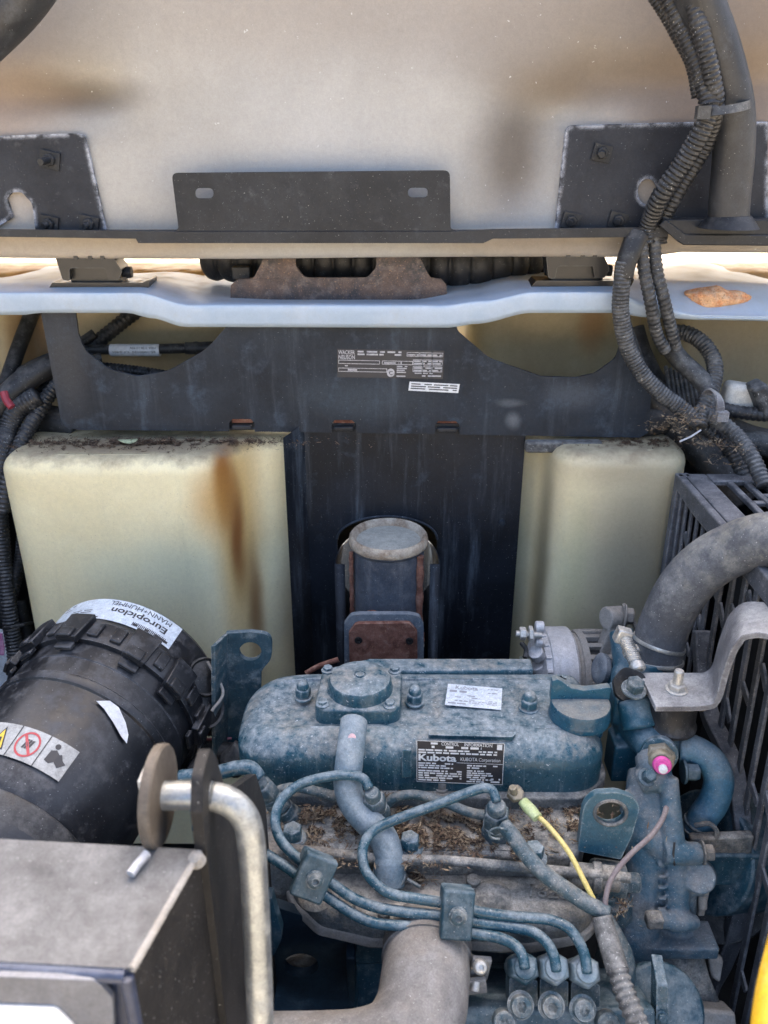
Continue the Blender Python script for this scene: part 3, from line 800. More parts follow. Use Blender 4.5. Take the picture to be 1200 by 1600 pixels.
# ================================================================== CREAM TANKS
def tankmat(name, blots, base=(0.78, 0.69, 0.43), base2=(0.83, 0.76, 0.50)):
    def ex(nt, bs, node, Lk):
        bs.inputs['Subsurface Weight'].default_value = 0.15
        bs.inputs['Subsurface Radius'].default_value = (0.012, 0.010, 0.005)
    return mat(name, base, base2, rough=0.5, s1=6, dust=(0.27, 0.215, 0.145), amount=-0.32, up=0.80, con=2.4, s2=30, streak=0.16, streakcol=(0.42,0.40,0.28), speck=0.12, speckcol=(0.10,0.08,0.06), bump=0.25, blot=blots, extra=ex, grain=0.10, warp=0.012)
def wy(u, v, y): return tuple(P(u, v, y=y))
tm1 = tankmat('tank_left_plastic', [
    ((-0.228, 1.18, 1.04), (0.050, 0.16, 0.34), (0.64, 0.43, 0.16), 0.95), ((-0.244, 1.18, 1.13), (0.019, 0.12, 0.14), (0.32, 0.13, 0.03), 1.0), ((-0.233, 1.18, 1.03), (0.015, 0.14, 0.16), (0.24, 0.10, 0.03), 1.0), ((-0.216, 1.18, 0.88), (0.018, 0.14, 0.20), (0.24, 0.12, 0.045), 0.95),
    ((-0.255, 1.14, 1.10), (0.06, 0.10, 0.09), (0.50, 0.27, 0.07), 0.7), ((-0.15, 1.2, 0.85), (0.06, 0.3, 0.22), (0.36, 0.27, 0.18), 0.6),
    ((-0.40, 1.215, 1.178), (0.32, 0.075, 0.028), (0.17, 0.115, 0.07), 0.9), ((-0.30, 1.14, 0.98), (0.10, 0.06, 0.12), (0.48, 0.47, 0.33), 0.35)])
tl = thing('left_tank', (-0.35, 1.35, 0.40), 'cream plastic tank with a brown rust run down its face, left of the black panel', 'tank')
tl.name = 'plastic_tank'
out = rp([(-0.578, 1.60, 0.06), (-0.578, 1.150, 0.045), (-0.262, 1.150, 0.05), (-0.212, 1.235, 0.06), (-0.115, 1.258, 0.05), (-0.115, 1.60, 0.06)], 9)
def dense(pts, step=0.008):
    out = []
    for i in range(len(pts)):
        a, b = Vector(pts[i]), Vector(pts[(i+1) % len(pts)])
        k = max(1, int((b-a).length/step))
        out += [tuple(a.lerp(b, j/k)) for j in range(k)]
    return out
mb = MB().fprism(dense(out), 0.42, 1.172, 0.026, 7, rings=50)
for v in mb.v:                                   # blown plastic is never quite flat; the wall leans in a little
    n_ = noise.noise(Vector((v.x*6, v.z*5, 1.0)))
    v.y += 0.0035*n_
build(mb, 'lower_tank', tm1, tl, sharp=None)
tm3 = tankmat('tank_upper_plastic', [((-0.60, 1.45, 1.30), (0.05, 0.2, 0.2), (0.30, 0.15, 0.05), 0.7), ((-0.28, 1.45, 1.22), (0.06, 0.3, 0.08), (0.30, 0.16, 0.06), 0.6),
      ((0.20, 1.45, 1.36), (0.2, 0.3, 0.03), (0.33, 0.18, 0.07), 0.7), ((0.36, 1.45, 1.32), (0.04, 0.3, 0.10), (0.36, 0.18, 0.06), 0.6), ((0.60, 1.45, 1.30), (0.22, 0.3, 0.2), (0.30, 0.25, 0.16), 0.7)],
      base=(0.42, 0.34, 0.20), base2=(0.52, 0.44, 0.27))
out = rp([(-0.84, 1.74, 0.03), (-0.84, 1.40, 0.03), (-0.64, 1.40, 0.03), (-0.60, 1.44, 0.04), (-0.14, 1.44, 0.04), (-0.14, 1.74, 0.03)], 8)
build(MB().fprism(dense(out, 0.012), 1.12, 1.40, 0.03, 6, rings=16), 'upper_tank', tm3, tl, sharp=None)
tr = thing('plastic_tank', (0.3, 1.35, 0.40), 'cream plastic tank with a rounded dusty shoulder, right of the black panel', 'tank')
tm2 = tankmat('tank_right_plastic', [((0.215, 1.27, 0.90), (0.050, 0.05, 0.7), (0.33, 0.35, 0.26), 0.9), ((0.262, 1.235, 0.92), (0.016, 0.06, 0.42), (0.20, 0.17, 0.10), 0.85), ((0.40, 1.19, 0.95), (0.12, 0.2, 0.30), (0.27, 0.25, 0.19), 0.8),  # thin dark line down the valley marks the step
      ((0.36, 1.2, 1.15), (0.14, 0.1, 0.05), (0.40, 0.33, 0.22), 0.6), ((0.30, 1.18, 0.98), (0.04, 0.1, 0.2), (0.55, 0.52, 0.30), 0.5)], base=(0.64, 0.56, 0.36), base2=(0.70, 0.63, 0.42))
out = rp([(0.135, 1.60, 0.05), (0.135, 1.285, 0.04), (0.250, 1.280, 0.035), (0.272, 1.175, 0.045), (0.470, 1.175, 0.055), (0.470, 1.60, 0.06)], 9)
mb = MB().fprism(dense(out), 0.42, 1.170, 0.024, 7, rings=50)
for v in mb.v: v.y += 0.0035*noise.noise(Vector((v.x*6, v.z*5, 4.0)))
build(mb, 'lower_tank', tm2, tr, sharp=None)
out = rp([(0.145, 1.74, 0.03), (0.145, 1.44, 0.04), (0.44, 1.44, 0.04), (0.46, 1.50, 0.04), (0.49, 1.50, 0.02), (0.50, 1.42, 0.04), (0.84, 1.42, 0.04), (0.84, 1.74, 0.03)], 8)
build(MB().fprism(dense(out, 0.012), 1.12, 1.40, 0.03, 6, rings=16), 'upper_tank', tm3, tr, sharp=None)
gs = build(MB().box(P(880, 697, y=1.236), (0.12, 0.02, 0.018)), 'spacer_strip', M['rubberd'], bevel=0.004)
tag(gs, 'short grey rubber strip between the cross bracket and the right cream tank', 'strip')

# ================================================================== BLACK PANEL AND MUFFLER
PY = 1.2475
hsd = thing('heat_shield', P(640, 1040, y=PY), 'tall black steel heat shield behind the muffler between the two cream tanks', 'heat shield')
def pp(u, v): return P(u, v, y=PY)
zl = P(600, 690, y=PY).z + 0.03
xl, xr = pp(476, 700).x, pp(820, 700).x
arch = []
A, B, C_ = pp(527, 842), pp(683, 842), pp(606, 806)
cx, rx, rz_ = (A.x+B.x)/2, (B.x-A.x)/2, C_.z - A.z
arch = [(A.x, 0.42)] + [(cx - rx*math.cos(math.pi*i/20), A.z + rz_*math.sin(math.pi*i/20)) for i in range(21)] + [(B.x, 0.42)]
outl = [(xl, 0.42), (xl, zl), (xr, zl), (xr, 0.42), (B.x, 0.42)] + [(a, b) for a, b in reversed(arch[1:-1])] + [(A.x, 0.42)]
mb = MB().prism([Vector((a, PY, b)) for a, b in outl], (0, 0.003, 0))
build(mb, 'panel_sheet', M['panel'], hsd, bevel=0.0008)
# side flange folded towards the engine
q0, q1 = P(443, 702, y=PY-0.035), pp(476, 690)
mb = MB().prism([Vector((q0.x, q0.y, 0.42)), Vector((q1.x, q1.y, 0.42)), Vector((q1.x, q1.y, zl)), Vector((q0.x, q0.y, zl-0.012))], (0.002, 0.003, 0))
build(mb, 'side_flange', M['panel'], hsd, bevel=0.0006)
# half-round trough round the muffler
tz = A.z
R0 = rx
cy = PY - 0.075
mb = MB()
pr = []
nseg = 26
for i in range(nseg+1):
    a = math.pi*i/nseg
    pr.append(Vector((cx - R0*math.cos(a), cy + (PY + 0.055 - cy)*math.sin(a), 0)))
pr = [Vector((A.x, cy-0.012, 0)), Vector((A.x, cy-0.006, 0))] + pr + [Vector((B.x, cy-0.006, 0)), Vector((B.x, cy-0.012, 0))]
# front lips turned inwards
pr = [Vector((A.x+0.016, cy-0.014, 0))] + pr + [Vector((B.x-0.016, cy-0.014, 0))]
m_ = len(pr)
for q in pr: mb.v += [Vector((q.x, q.y, 0.42)), Vector((q.x, q.y, tz - 0.002 + 0.0*q.y))]
for i in range(m_-1): mb.f.append((2*i, 2*i+2, 2*i+3, 2*i+1)); mb.m.append(0)
build(mb, 'muffler_trough', M['panel'], hsd, solid=0.0025, sharp=50)
mb = MB().tube([Vector((a, PY-0.002, b)) for a, b in arch[1:-1]], 0.0022, 8)
build(mb, 'arch_rim', M['black'], hsd)
# bolt on panel
p = pp(784, 817)
build(MB().lathe([(0.006, 0), (0.005, 0.003), (0.0, 0.0035)], p, (0, -1, 0), 16), 'rivet', M['black'], hsd)

mf = thing('muffler', P(607, 1040, y=1.165), 'upright muffler with a dusty dished cap and rusty flange in the black trough', 'muffler')
mc = P(607, 836, y=1.175)
mr = 0.0605
mb = MB().lathe([(mr*0.93, -0.50), (mr*0.93, -0.02), (mr*0.99, -0.016), (mr, -0.012)], mc, (0, 0, 1), 48)
build(mb, 'shell', M['muffler'], mf)
mb = MB().lathe([(mr*0.96, -0.016), (mr*1.01, -0.013), (mr*1.03, -0.008), (mr*1.01, -0.001), (mr*0.96, 0.003), (mr*0.90, 0.001), (mr*0.85, -0.006), (mr*0.82, -0.0085)], mc, (0, 0, 1), 56)
ec = build(mb, 'end_cap', M['cap'], mf, label='dished cap crusted with pale dust and rust')
build(MB().lathe([(mr*0.84, -0.0075), (mr*0.80, -0.0080), (mr*0.6, -0.0062), (mr*0.3, -0.0045), (0, -0.0035)], mc, (0, 0, 1), 56), 'dish', M['dish'], ec)
pts = [Vector((mc.x + mr*0.80, mc.y - mr*0.55, mc.z - 0.02 - 0.006*i)) for i in range(26)]
build(MB().tube(pts, 0.006, 10, rf=lambda L, t: 1 + 0.15*math.sin(L*900)), 'weld_seam', M['rust'], mf)
pts = [Vector((mc.x - mr*0.96, mc.y - mr*0.32, mc.z - 0.02 - 0.006*i)) for i in range(30)]
build(MB().tube(pts, 0.0035, 8, rf=lambda L, t: 1 + 0.2*math.sin(L*700)), 'weld_seam', M['rust'], mf)
# saddle and flange
sc0 = P(603, 1012, y=1.105)
build(MB().cyl(sc0 + Vector((0, 0.035, 0)), sc0 + Vector((0, -0.008, 0)), 0.0535, n=44), 'outlet_stub', M['flange'], mf)
for yy, rr, m_ in ((0.020, 0.0565, 'rust'), (0.004, 0.0550, 'cap')):
    pts = [sc0 + Vector((math.cos(a)*rr*1.02, yy, math.sin(a)*rr)) for a in [math.pi*i/26 for i in range(27)]]
    build(MB().tube(pts, 0.0042, 10, rf=lambda L, t: 1 + 0.18*math.sin(L*600)), 'weld_ring', M[m_], mf)
def fl(u, v, y=1.095): return P(u, v, y=y)
out = rp([(538, 1075, 0), (538, 975, 0), (548, 962, 10), (562, 960, 4), (640, 960, 4), (656, 964, 8), (662, 978, 6), (662, 1075, 0)], 5)
build(MB().prism([fl(*q) for q in out], (0, 0.008, 0.001)), 'flange_plate', M['flange'], mf, bevel=0.002)
out = rp([(547, 1075, 0), (545, 990, 0), (556, 975, 12), (640, 974, 10), (652, 988, 8), (653, 1075, 0)], 5)
build(MB().prism([fl(u, v, 1.088) for u, v in out], (0, 0.008, 0.001)), 'flange_cover', M['rust'], mf, bevel=0.003, seg=3, label='rust-brown cover plate')
for u, v in ((560, 1000), (640, 1001)):
    build(MB().lathe([(0.006, 0), (0.006, 0.002), (0.003, 0.002), (0.003, -0.002)], fl(u, v, 1.0865), (0, -1, 0), 14), 'bolt_hole', M['boxside'], mf)
# ================================================================== ENGINE
eng = thing('engine', (0.05, 0.85, 0.55), 'dusty blue three-cylinder diesel engine filling the lower middle of the bay', 'engine')
TZ = 0.955                                   # top of the valve cover
def tp(u, v, z=TZ): return P(u, v, z=z)
# --- block
mb = MB()
mb.box((0.02, 0.85, 0.62), (0.38, 0.24, 0.46))
mb.box((0.02, 0.72, 0.74), (0.36, 0.05, 0.10))
mb.box((-0.10, 0.725, 0.66), (0.03, 0.05, 0.24)); mb.box((-0.04, 0.725, 0.62), (0.012, 0.07, 0.24))
mb.box((-0.135, 0.70, 0.56), (0.05, 0.03, 0.2))
build(mb, 'engine_block', M['bluedark'], eng, bevel=0.006, seg=2)
# --- cylinder head deck
out = rp([(-0.165, 0.95, 0.02), (-0.165, 0.735, 0.02), (-0.13, 0.695, 0.02), (0.215, 0.692, 0.02), (0.232, 0.72, 0.02), (0.232, 0.95, 0.02)], 6)
mb = MB().fprism(dense(out, 0.01), 0.78, 0.872, 0.006, 3)
for v in mb.v:
    if v.z > 0.86: v.z += 0.0025*noise.noise(v*30)
build(mb, 'cylinder_head', M['deck'], eng, sharp=50)
# gasket flange under the valve cover
out = rp([(-0.172, 0.945, 0.05), (-0.172, 0.800, 0.06), (-0.150, 0.768, 0.02), (0.235, 0.762, 0.03), (0.275, 0.80, 0.04), (0.275, 0.945, 0.03)], 7)
build(MB().fprism(dense(out, 0.01), 0.868, 0.889, 0.003, 2), 'cover_flange', M['deck'], eng, sharp=50)
# --- valve cover: a long pressed dome
out = rp([(-0.183, 0.945, 0.060), (-0.183, 0.778, 0.070), (0.268, 0.772, 0.050), (0.268, 0.945, 0.03)], 14)
vcw = dense(out, 0.006)
mb = MB().fprism(vcw, 0.889, TZ, 0.036, 12, rings=6)
for v in mb.v:
    # the left end slopes away more than the right one; a shallow step runs along the top
    k = max(0.0, min(1.0, (-0.085 - v.x)/0.10))
    if v.z > 0.915: v.z -= 0.020 * k*k*(v.z-0.915)/0.04
    k2 = max(0, min(1, (v.x - 0.0)/0.02)) * max(0, min(1, (0.19 - v.x)/0.03))
    v.z += 0.0012*noise.noise(v*14)
# low raised field on the front of the top, and a gas duct ridge on the back
build(mb, 'valve_cover', M['blue'], eng, sharp=None)
mb = MB()
q = [tp(u, v, TZ+0.0005) for u, v in rp([(668, 1150, 8), (672, 1140, 8), (808, 1146, 8), (800, 1153, 6)], 4)]
mb.prism([a + Vector((0, 0, 0.0015)) for a in q], (0, 0, -0.006))
build(mb, 'top_ridge', M['blue'], eng, bevel=0.001)
mb = MB()
q = [(-0.08, 0.930), (-0.02, 0.955), (0.20, 0.955), (0.20, 0.928), (0.04, 0.925)]
mb.prism([Vector((a, b, TZ-0.015)) for a, b in q], (0, 0, 0.0175))
build(mb, 'rear_duct', M['blue'], eng, bevel=0.006, seg=3)
# flat rib down the front face left of the plate
def vf(u, v, off=0.0): return P(u, v, y=0.7715 - off)
mb = MB().prism([vf(628, 1172), vf(643, 1172), vf(643, 1216), vf(628, 1216)], (0, 0.006, 0))
build(mb, 'front_rib', M['blue'], eng, bevel=0.0015)
# --- acorn nuts
def acorn(u, v, r=0.0115):
    p = tp(u, v, TZ - 0.001)
    mb = MB()
    mb.lathe([(r*1.28, 0), (r*1.28, 0.002), (r*1.15, 0.003)], p, (0,0,1), 20)
    mb.hexa(p + Vector((0,0,0.004)), (0,0,1), r*1.12, 0.011, 0.3)
    mb.lathe([(r*0.86, 0), (r*0.84, 0.004), (r*0.66, 0.008), (r*0.35, 0.0105), (0, 0.0112)], p + Vector((0,0,0.015)), (0,0,1), 18)
    return build(mb, 'acorn_nut', M['blue'], eng, bevel=0.0006)
acorn(474, 1090, 0.0092); acorn(648, 1098, 0.0096); acorn(826, 1107, 0.0102)
# --- breather cover: square foot, round lid, four bolts
bc = tp(563, 1092, TZ)
mb = MB()
def bl(a, b): return (bc.x + a, bc.y + b)
foot = rp([bl(-0.056, -0.044) + (0.018,), bl(0.050, -0.046) + (0.02,), bl(0.054, 0.046) + (0.016,), bl(-0.050, 0.048) + (0.014,)], 7)
mb.fprism(dense(foot, 0.005), TZ-0.012, TZ+0.017, 0.005, 4)
brf = build(mb, 'breather_base', M['blue'], eng, sharp=45)
br = 0.0400
mb = MB().lathe([(br*1.05, 0), (br*1.03, 0.004), (br, 0.008), (br*0.985, 0.014), (br*0.93, 0.018), (br*0.80, 0.0205), (br*0.60, 0.0222), (br*0.2, 0.0228), (br*0.19, 0.0215), (br*0.14, 0.0215), (br*0.13, 0.024), (0, 0.0245)], (bc.x, bc.y, TZ+0.014), (0,0,1), 64)
build(mb, 'breather_lid', M['blue'], eng, sharp=30)
for a, b in ((-0.043, 0.037), (0.044, 0.036), (-0.045, -0.034), (0.037, -0.036)):
    p = Vector((bc.x+a, bc.y+b, TZ+0.0165))
    mb = MB().lathe([(0.0085, 0), (0.0085, 0.002), (0.0065, 0.003)], p, (0,0,1), 18).hexa(p + Vector((0,0,0.003)), (0,0,1), 0.0062, 0.004, random.random())
    build(mb, 'cover_bolt', M['blue'], eng, bevel=0.0004)
# --- oil filler cap with its wing
oc = tp(905, 1118, TZ)
mb = MB()
cr = 0.037
mb.lathe([(cr*0.82, -0.02), (cr*0.82, -0.004), (cr*1.0, -0.002), (cr*1.02, 0.003), (cr*1.0, 0.006), (cr*0.985, 0.0075), (cr*0.985, 0.017), (cr*0.95, 0.0205), (cr*0.9, 0.0215), (0, 0.022)], (oc.x, oc.y, TZ), (0,0,1), 56)
cap = build(mb, 'oil_filler_cap', mat('cap_blue', (0.014, 0.070, 0.112), (0.020, 0.088, 0.135), rough=0.3, dust=(0.22,0.22,0.20), amount=-0.15, up=1.0, con=2.4, s2=60, speck=0.3, bump=0.3), eng, sharp=35)
wz = TZ + 0.020
prof = [(-0.0375, 0.0), (-0.0375, 0.028), (-0.031, 0.031), (-0.024, 0.027), (-0.012, 0.0175), (0.004, 0.0145), (0.020, 0.0165), (0.034, 0.019), (0.0375, 0.0175), (0.0375, 0.0)]
mb = MB().prism([Vector((oc.x + a*0.97, oc.y + 0.004, wz + b)) for a, b in prof], (0, 0.010, 0))
build(mb, 'cap_wing', mat('wing_blue', (0.014, 0.080, 0.125), (0.02, 0.10, 0.15), rough=0.3, dust=(0.22,0.23,0.21), amount=-0.2, up=0.9, con=2.2, s2=60, speck=0.3, bump=0.3), cap, bevel=0.0022, seg=3)
# --- print on the cover
e0, e1, e2 = tp(695, 1102, TZ+0.0004), tp(783, 1110, TZ+0.0004), tp(700, 1069, TZ+0.0004)
L = Label2D(lab_fn(e0, e1-e0, e2-e0, Vector((0,0,1))))
rnd = random.Random(11)
L.rect(0, 0, 1, 1, 0, 0.0008, 3)
L.text('Kubota', 0.14, 0.78, 0.24, 1, 0.0011, 0.015, 0.42)
L.lines(0.05, 0.60, 0.36, 0.74, 1, 1, 0.0011, rnd, 0.9, 0.7)
for a in ((0.74,0.66,0.92,0.92,3),(0.05,0.36,0.60,0.54,2),(0.42,0.14,0.92,0.34,3),(0.05,0.05,0.40,0.30,2)): L.lines(*a[:4], a[4], 1, 0.0011, rnd, 0.6, 0.42)
build(L.mb, 'identification_sticker', [M['paper'], M['greyprint']], eng, label='pale rectangular sticker on top of the cover')
f0, f1, f2 = vf(651, 1221, 0.0015), vf(785, 1226, 0.0015), vf(651, 1156, 0.0015)
f0.y = f1.y = f2.y = 0.7705
L = Label2D(lab_fn(f0, f1-f0, f2-f0, Vector((0,-1,0))))
L.rect(0, 0, 1, 1, 0, 0.0008)
for r_ in ((0,0.985,1,1),(0,0,1,0.012),(0,0,0.006,1),(0.994,0,1,1)): L.rect(*r_, 1, 0.0011)
L.text('CONTROL', 0.28, 0.90, 0.11, 1, 0.0011, 0.01, 0.20); L.text('INFORMATION', 0.54, 0.90, 0.11, 1, 0.0011, 0.01, 0.32)
L.lines(0.02, 0.90, 0.24, 0.98, 1, 1, 0.0011, rnd, 0.9, 0.6)
L.lines(0.17, 0.82, 0.74, 0.895, 1, 1, 0.0011, rnd, 0.9, 0.7)
L.lines(0.02, 0.69, 0.92, 0.81, 2, 1, 0.0011, rnd, 0.9, 0.62)
L.rect(0.915, 0.84, 0.975, 0.97, 1, 0.0011)
L.text('Kubota', 0.015, 0.53, 0.22, 1, 0.0013, 0.035, 0.44)
L.text('KUBOTA Corporation', 0.50, 0.55, 0.12, 1, 0.0011, 0.0, 0.46)
L.rect(0.46, 0.495, 0.99, 0.505, 1, 0.0011)
for a in ((0.02,0.33,0.42,0.49,3),(0.58,0.36,0.80,0.47,2),(0.88,0.42,0.96,0.47,1),(0.02,0.03,0.52,0.31,5),(0.58,0.03,0.88,0.34,6),(0.86,0.03,0.97,0.16,2)): L.lines(*a[:4], a[4], 1, 0.0011, rnd, 0.9, 0.62)
build(L.mb, 'emission_plate', [M['ink'], M['white']], eng, label='black plate with white print on the front of the cover')

# --- bolts helper
def hexbolt(p, r, h, axis=(0,0,1), m='blue', parent=None, washer=True, ph=0.2, name='hex_bolt', label=None):
    ax = Vector(axis).normalized(); p = Vector(p)
    mb = MB()
    o = 0.0
    if washer: mb.lathe([(r*1.35, 0), (r*1.35, h*0.18), (r*1.15, h*0.26)], p, ax, 22); o = h*0.2
    mb.hexa(p + ax*o, ax, r, h, ph)
    mb.lathe([(r*0.70, 0), (r*0.66, h*0.06), (0, h*0.08)], p + ax*(o+h), ax, 18)
    return build(mb, name, M[m], parent or eng, bevel=0.0007, label=label)
DZ = 0.872
for u, v in ((458, 1312), (640, 1326), (833, 1342)): hexbolt(tp(u, v, DZ-0.002), 0.0115, 0.016, (0, -0.05, 1), 'blue', ph=random.random())
for u, v, r in ((440, 1216, 0.0075), (617, 1222, 0.008), (690, 1232, 0.006), (806, 1242, 0.0075)):
    hexbolt(P(u, v, z=0.890), r, 0.009, (0, 0, 1), 'aludirt' if u in (690, 806) else 'deck', ph=random.random())
# --- intake manifold: dusty casting with a rim
mo = [(440, 1338, 30), (520, 1340, 10), (900, 1368, 30), (940, 1396, 40), (915, 1432, 40), (830, 1446, 20), (580, 1438, 30), (500, 1420, 30), (462, 1385, 20)]
MZ = 0.842
def mz(u, v): 
    p = P(u, v, z=MZ); return (p.x, p.y)
out = [mz(u, v) for u, v in rp(mo, 8)]
mb = MB().fprism(dense(out, 0.006), 0.80, MZ, 0.014, 6, rings=2)
for v in mb.v: v.z += 0.0022*noise.noise(v*22)
build(mb, 'intake_manifold', M['deck'], eng, sharp=None)
ctr = Vector((sum(a for a, b in out)/len(out), sum(b for a, b in out)/len(out)))
out3 = [tuple(ctr + (Vector(q)-ctr)*1.035) for q in out]
build(MB().fprism(dense(out3, 0.008), 0.803, 0.816, 0.003, 2), 'manifold_rim', M['aludirt'], eng, sharp=50)
for a, b, k in ((-0.075, 0.665, 1.0), (0.05, 0.67, 0.9), (0.12, 0.665, 1.1)):
    build(MB().lathe([(0.020*k, 0), (0.017*k, 0.005), (0.010*k, 0.008), (0, 0.009)], (a, b, MZ-0.002), (0,0,1), 24), 'cast_boss', M['deck'], eng)
for a, b, k in ((0.10, 0.682, 0.008), (0.018, 0.685, 0.010)):
    build(MB().cyl((a, b, MZ-0.005), (a, b, MZ+0.006), k), 'cast_boss', M['deck'], eng, bevel=0.001)
g0, g1, g2 = P(820, 1405, z=MZ+0.0025), P(905, 1412, z=MZ+0.0025), P(823, 1376, z=MZ+0.0025)
L = Label2D(lab_fn(g0, g1-g0, g2-g0, Vector((0,0,1))))
L.text('16261', 0.0, 0.15, 0.9, 0, 0.0006, 0.02, 0.95)
build(L.mb, 'casting_number', M['deck'], eng, solid=0.0012, label='raised casting number')
for u, v in ((545, 1422), (600, 1434), (700, 1392)):
    hexbolt(P(u, v, z=MZ-0.002), 0.0075, 0.008, (0,0,1), 'deck', ph=random.random())
# ridges of the head casting in front of the deck
mb = MB()
mb.tube(spline([P(445, 1325, z=0.872), P(600, 1342, z=0.873), P(700, 1345, z=0.873), P(880, 1362, z=0.872), P(985, 1372, z=0.868)], 0.01), 0.006, 10)
mb.cyl(P(890, 1366, z=0.860), P(968, 1374, z=0.860), 0.0135).cyl(P(925, 1370, z=0.860), P(940, 1372, z=0.860), 0.0165)
build(mb, 'head_ridge', M['deck'], eng, bevel=0.002)
mb = MB().cyl(P(925, 1372, y=0.70), P(972, 1378, y=0.70), 0.022).cyl(P(960, 1400, y=0.69), P(960, 1430, y=0.69), 0.020)
mb.box(P(930, 1410, y=0.69), (0.035, 0.03, 0.04))
build(mb, 'water_gallery_boss', M['bluegrey'], eng, bevel=0.002)
hexbolt(P(972, 1378, y=0.70), 0.0125, 0.016, (1, -0.1, 0), 'bluegrey')

# --- lifting eyes
LY = 0.955
def le(u, v): return P(u, v, y=LY)
out = rp([(352, 990, 3), (392, 988, 30), (425, 992, 36), (424, 1030, 22), (412, 1044, 10), (408, 1050, 4), (405, 1180, 0), (352, 1180, 0)], 7)
mb = MB().prism([le(*q) for q in out], (0, 0.008, 0), [[le(*q) for q in circ(391, 1018, 17.5, 14.5, 26)]])
ey1 = build(mb, 'lifting_eye', M['bluedark'], eng, bevel=0.0012, label='tall blue lifting plate at the left end')
mb = MB().prism([le(350, 990), le(356, 990), le(356, 1200), le(350, 1200)], (-0.012, -0.03, 0))
build(mb, 'eye_flange', M['bluegrey'], ey1, bevel=0.001)
def re(u, v): return P(u, v, y=0.70 + (1340-v)*0.00012)
out = rp([(903, 1330, 4), (912, 1258, 40), (930, 1240, 24), (965, 1238, 30), (992, 1247, 30), (1000, 1262, 16), (988, 1305, 20), (970, 1343, 4)], 7)
eyemat = mat('eye_paint', (0.020, 0.085, 0.125), (0.035, 0.11, 0.15), rough=0.42, dust=(0.26,0.31,0.33), amount=-0.1, up=0.4, con=2.6, s2=70, speck=0.3, bump=0.5, edge=(0.34,0.40,0.42), edger=0.003, grain=0.3)
mb = MB().prism([re(*q) for q in out], (0.001, 0.013, -0.005), [[re(*q) for q in circ(954, 1270, 24, 18, 28)]])
ey2 = build(mb, 'lifting_eye', eyemat, eng, bevel=0.0018, seg=3, label='blue lifting plate with an oval hole at the right end')
mb = MB().tube([re(954 + 25*math.cos(a), 1270 + 19*math.sin(a)) for a in [2*math.pi*i/28 for i in range(29)]], 0.0022, 8)
build(mb, 'eye_rim', M['deck'], ey2)

# --- steel injection lines; depth given for each knee
LR = 0.0056
def line(pts, name='injection_line', r=LR, m='pipeblue', label=None, parent=eng, sharp=None, n=14, fillet=0.004):
    q = [P(a, b, d=c) for a, b, c in pts]
    return build(MB().tube(resample(spline(q, fillet), 0.003), r, n), name, M[m], parent, sharp=sharp, label=label)
line([(917, 1520, .838), (914, 1495, .842), (905, 1472, .848), (888, 1450, .855), (862, 1438, .862), (830, 1434, .866), (790, 1431, .868), (745, 1424, .868), (700, 1412, .87), (650, 1404, .873), (612, 1397, .876), (588, 1382, .88), (570, 1358, .888), (567, 1325, .90), (583, 1298, .912), (620, 1280, .918), (680, 1258, .925), (730, 1239, .93), (757, 1231, .932), (770, 1236, .93), (776, 1254, .926)], label='injection line that loops to the middle injector')
line([(869, 1517, .838), (865, 1492, .842), (852, 1470, .85), (830, 1455, .86), (800, 1449, .865), (745, 1441, .866), (700, 1432, .867), (640, 1426, .87), (590, 1418, .873), (550, 1402, .877), (510, 1374, .882), (470, 1345, .888), (440, 1315, .898), (430, 1282, .91), (440, 1250, .92), (468, 1226, .93), (510, 1214, .935), (545, 1211, .935), (568, 1217, .933), (578, 1234, .93)], label='injection line that loops to the left injector')
line([(820, 1513, .838), (815, 1490, .842), (800, 1474, .85), (775, 1464, .858), (745, 1459, .862), (700, 1452, .864), (640, 1447, .866), (590, 1443, .868), (555, 1430, .872), (515, 1404, .878), (475, 1375, .884), (440, 1350, .89), (400, 1325, .90), (350, 1300, .91), (300, 1290, .92)], label='lowest injection line running off to the left')
line([(600, 1262, .975), (618, 1246, .972), (650, 1242, .97), (690, 1252, .968), (730, 1268, .965), (765, 1276, .96)], name='leak_off_line', r=0.0058, m='bluegrey')
line([(420, 1252, .975), (430, 1238, .972), (460, 1230, .97), (500, 1238, .968), (545, 1250, .965), (572, 1252, .96)], name='leak_off_line', r=0.0058, m='bluegrey')
def clamp(u, v, d, w, h, ang, label):
    c = P(u, v, d=d); 
    rot = Matrix.Rotation(R(ang), 4, 'Y') @ Matrix.Rotation(R(-28), 4, 'X')
    mb = MB()
    mb.box(c, (w, 0.014, h), rot)
    mb.box(c + rot.to_3x3() @ Vector((0, 0.012, h*0.30)), (w, 0.020, h*0.30), rot)
    o = build(mb, 'line_clamp', M['bluedark'], eng, bevel=0.003, seg=3, label=label)
    n_ = rot.to_3x3() @ Vector((0, -1, 0))
    mb = MB().lathe([(0.0095, 0), (0.0095, 0.0015), (0.008, 0.0017), (0.0078, 0.005), (0.006, 0.0065), (0.0035, 0.007), (0.003, 0.004), (0, 0.004)], c + n_*0.007, n_, 22)
    build(mb, 'clamp_screw', M['bluegrey'], o)
clamp(714, 1427, .850, 0.033, 0.050, 6, 'line clamp over the manifold')
clamp(490, 1370, .862, 0.036, 0.046, 28, 'dark line clamp at the left end')

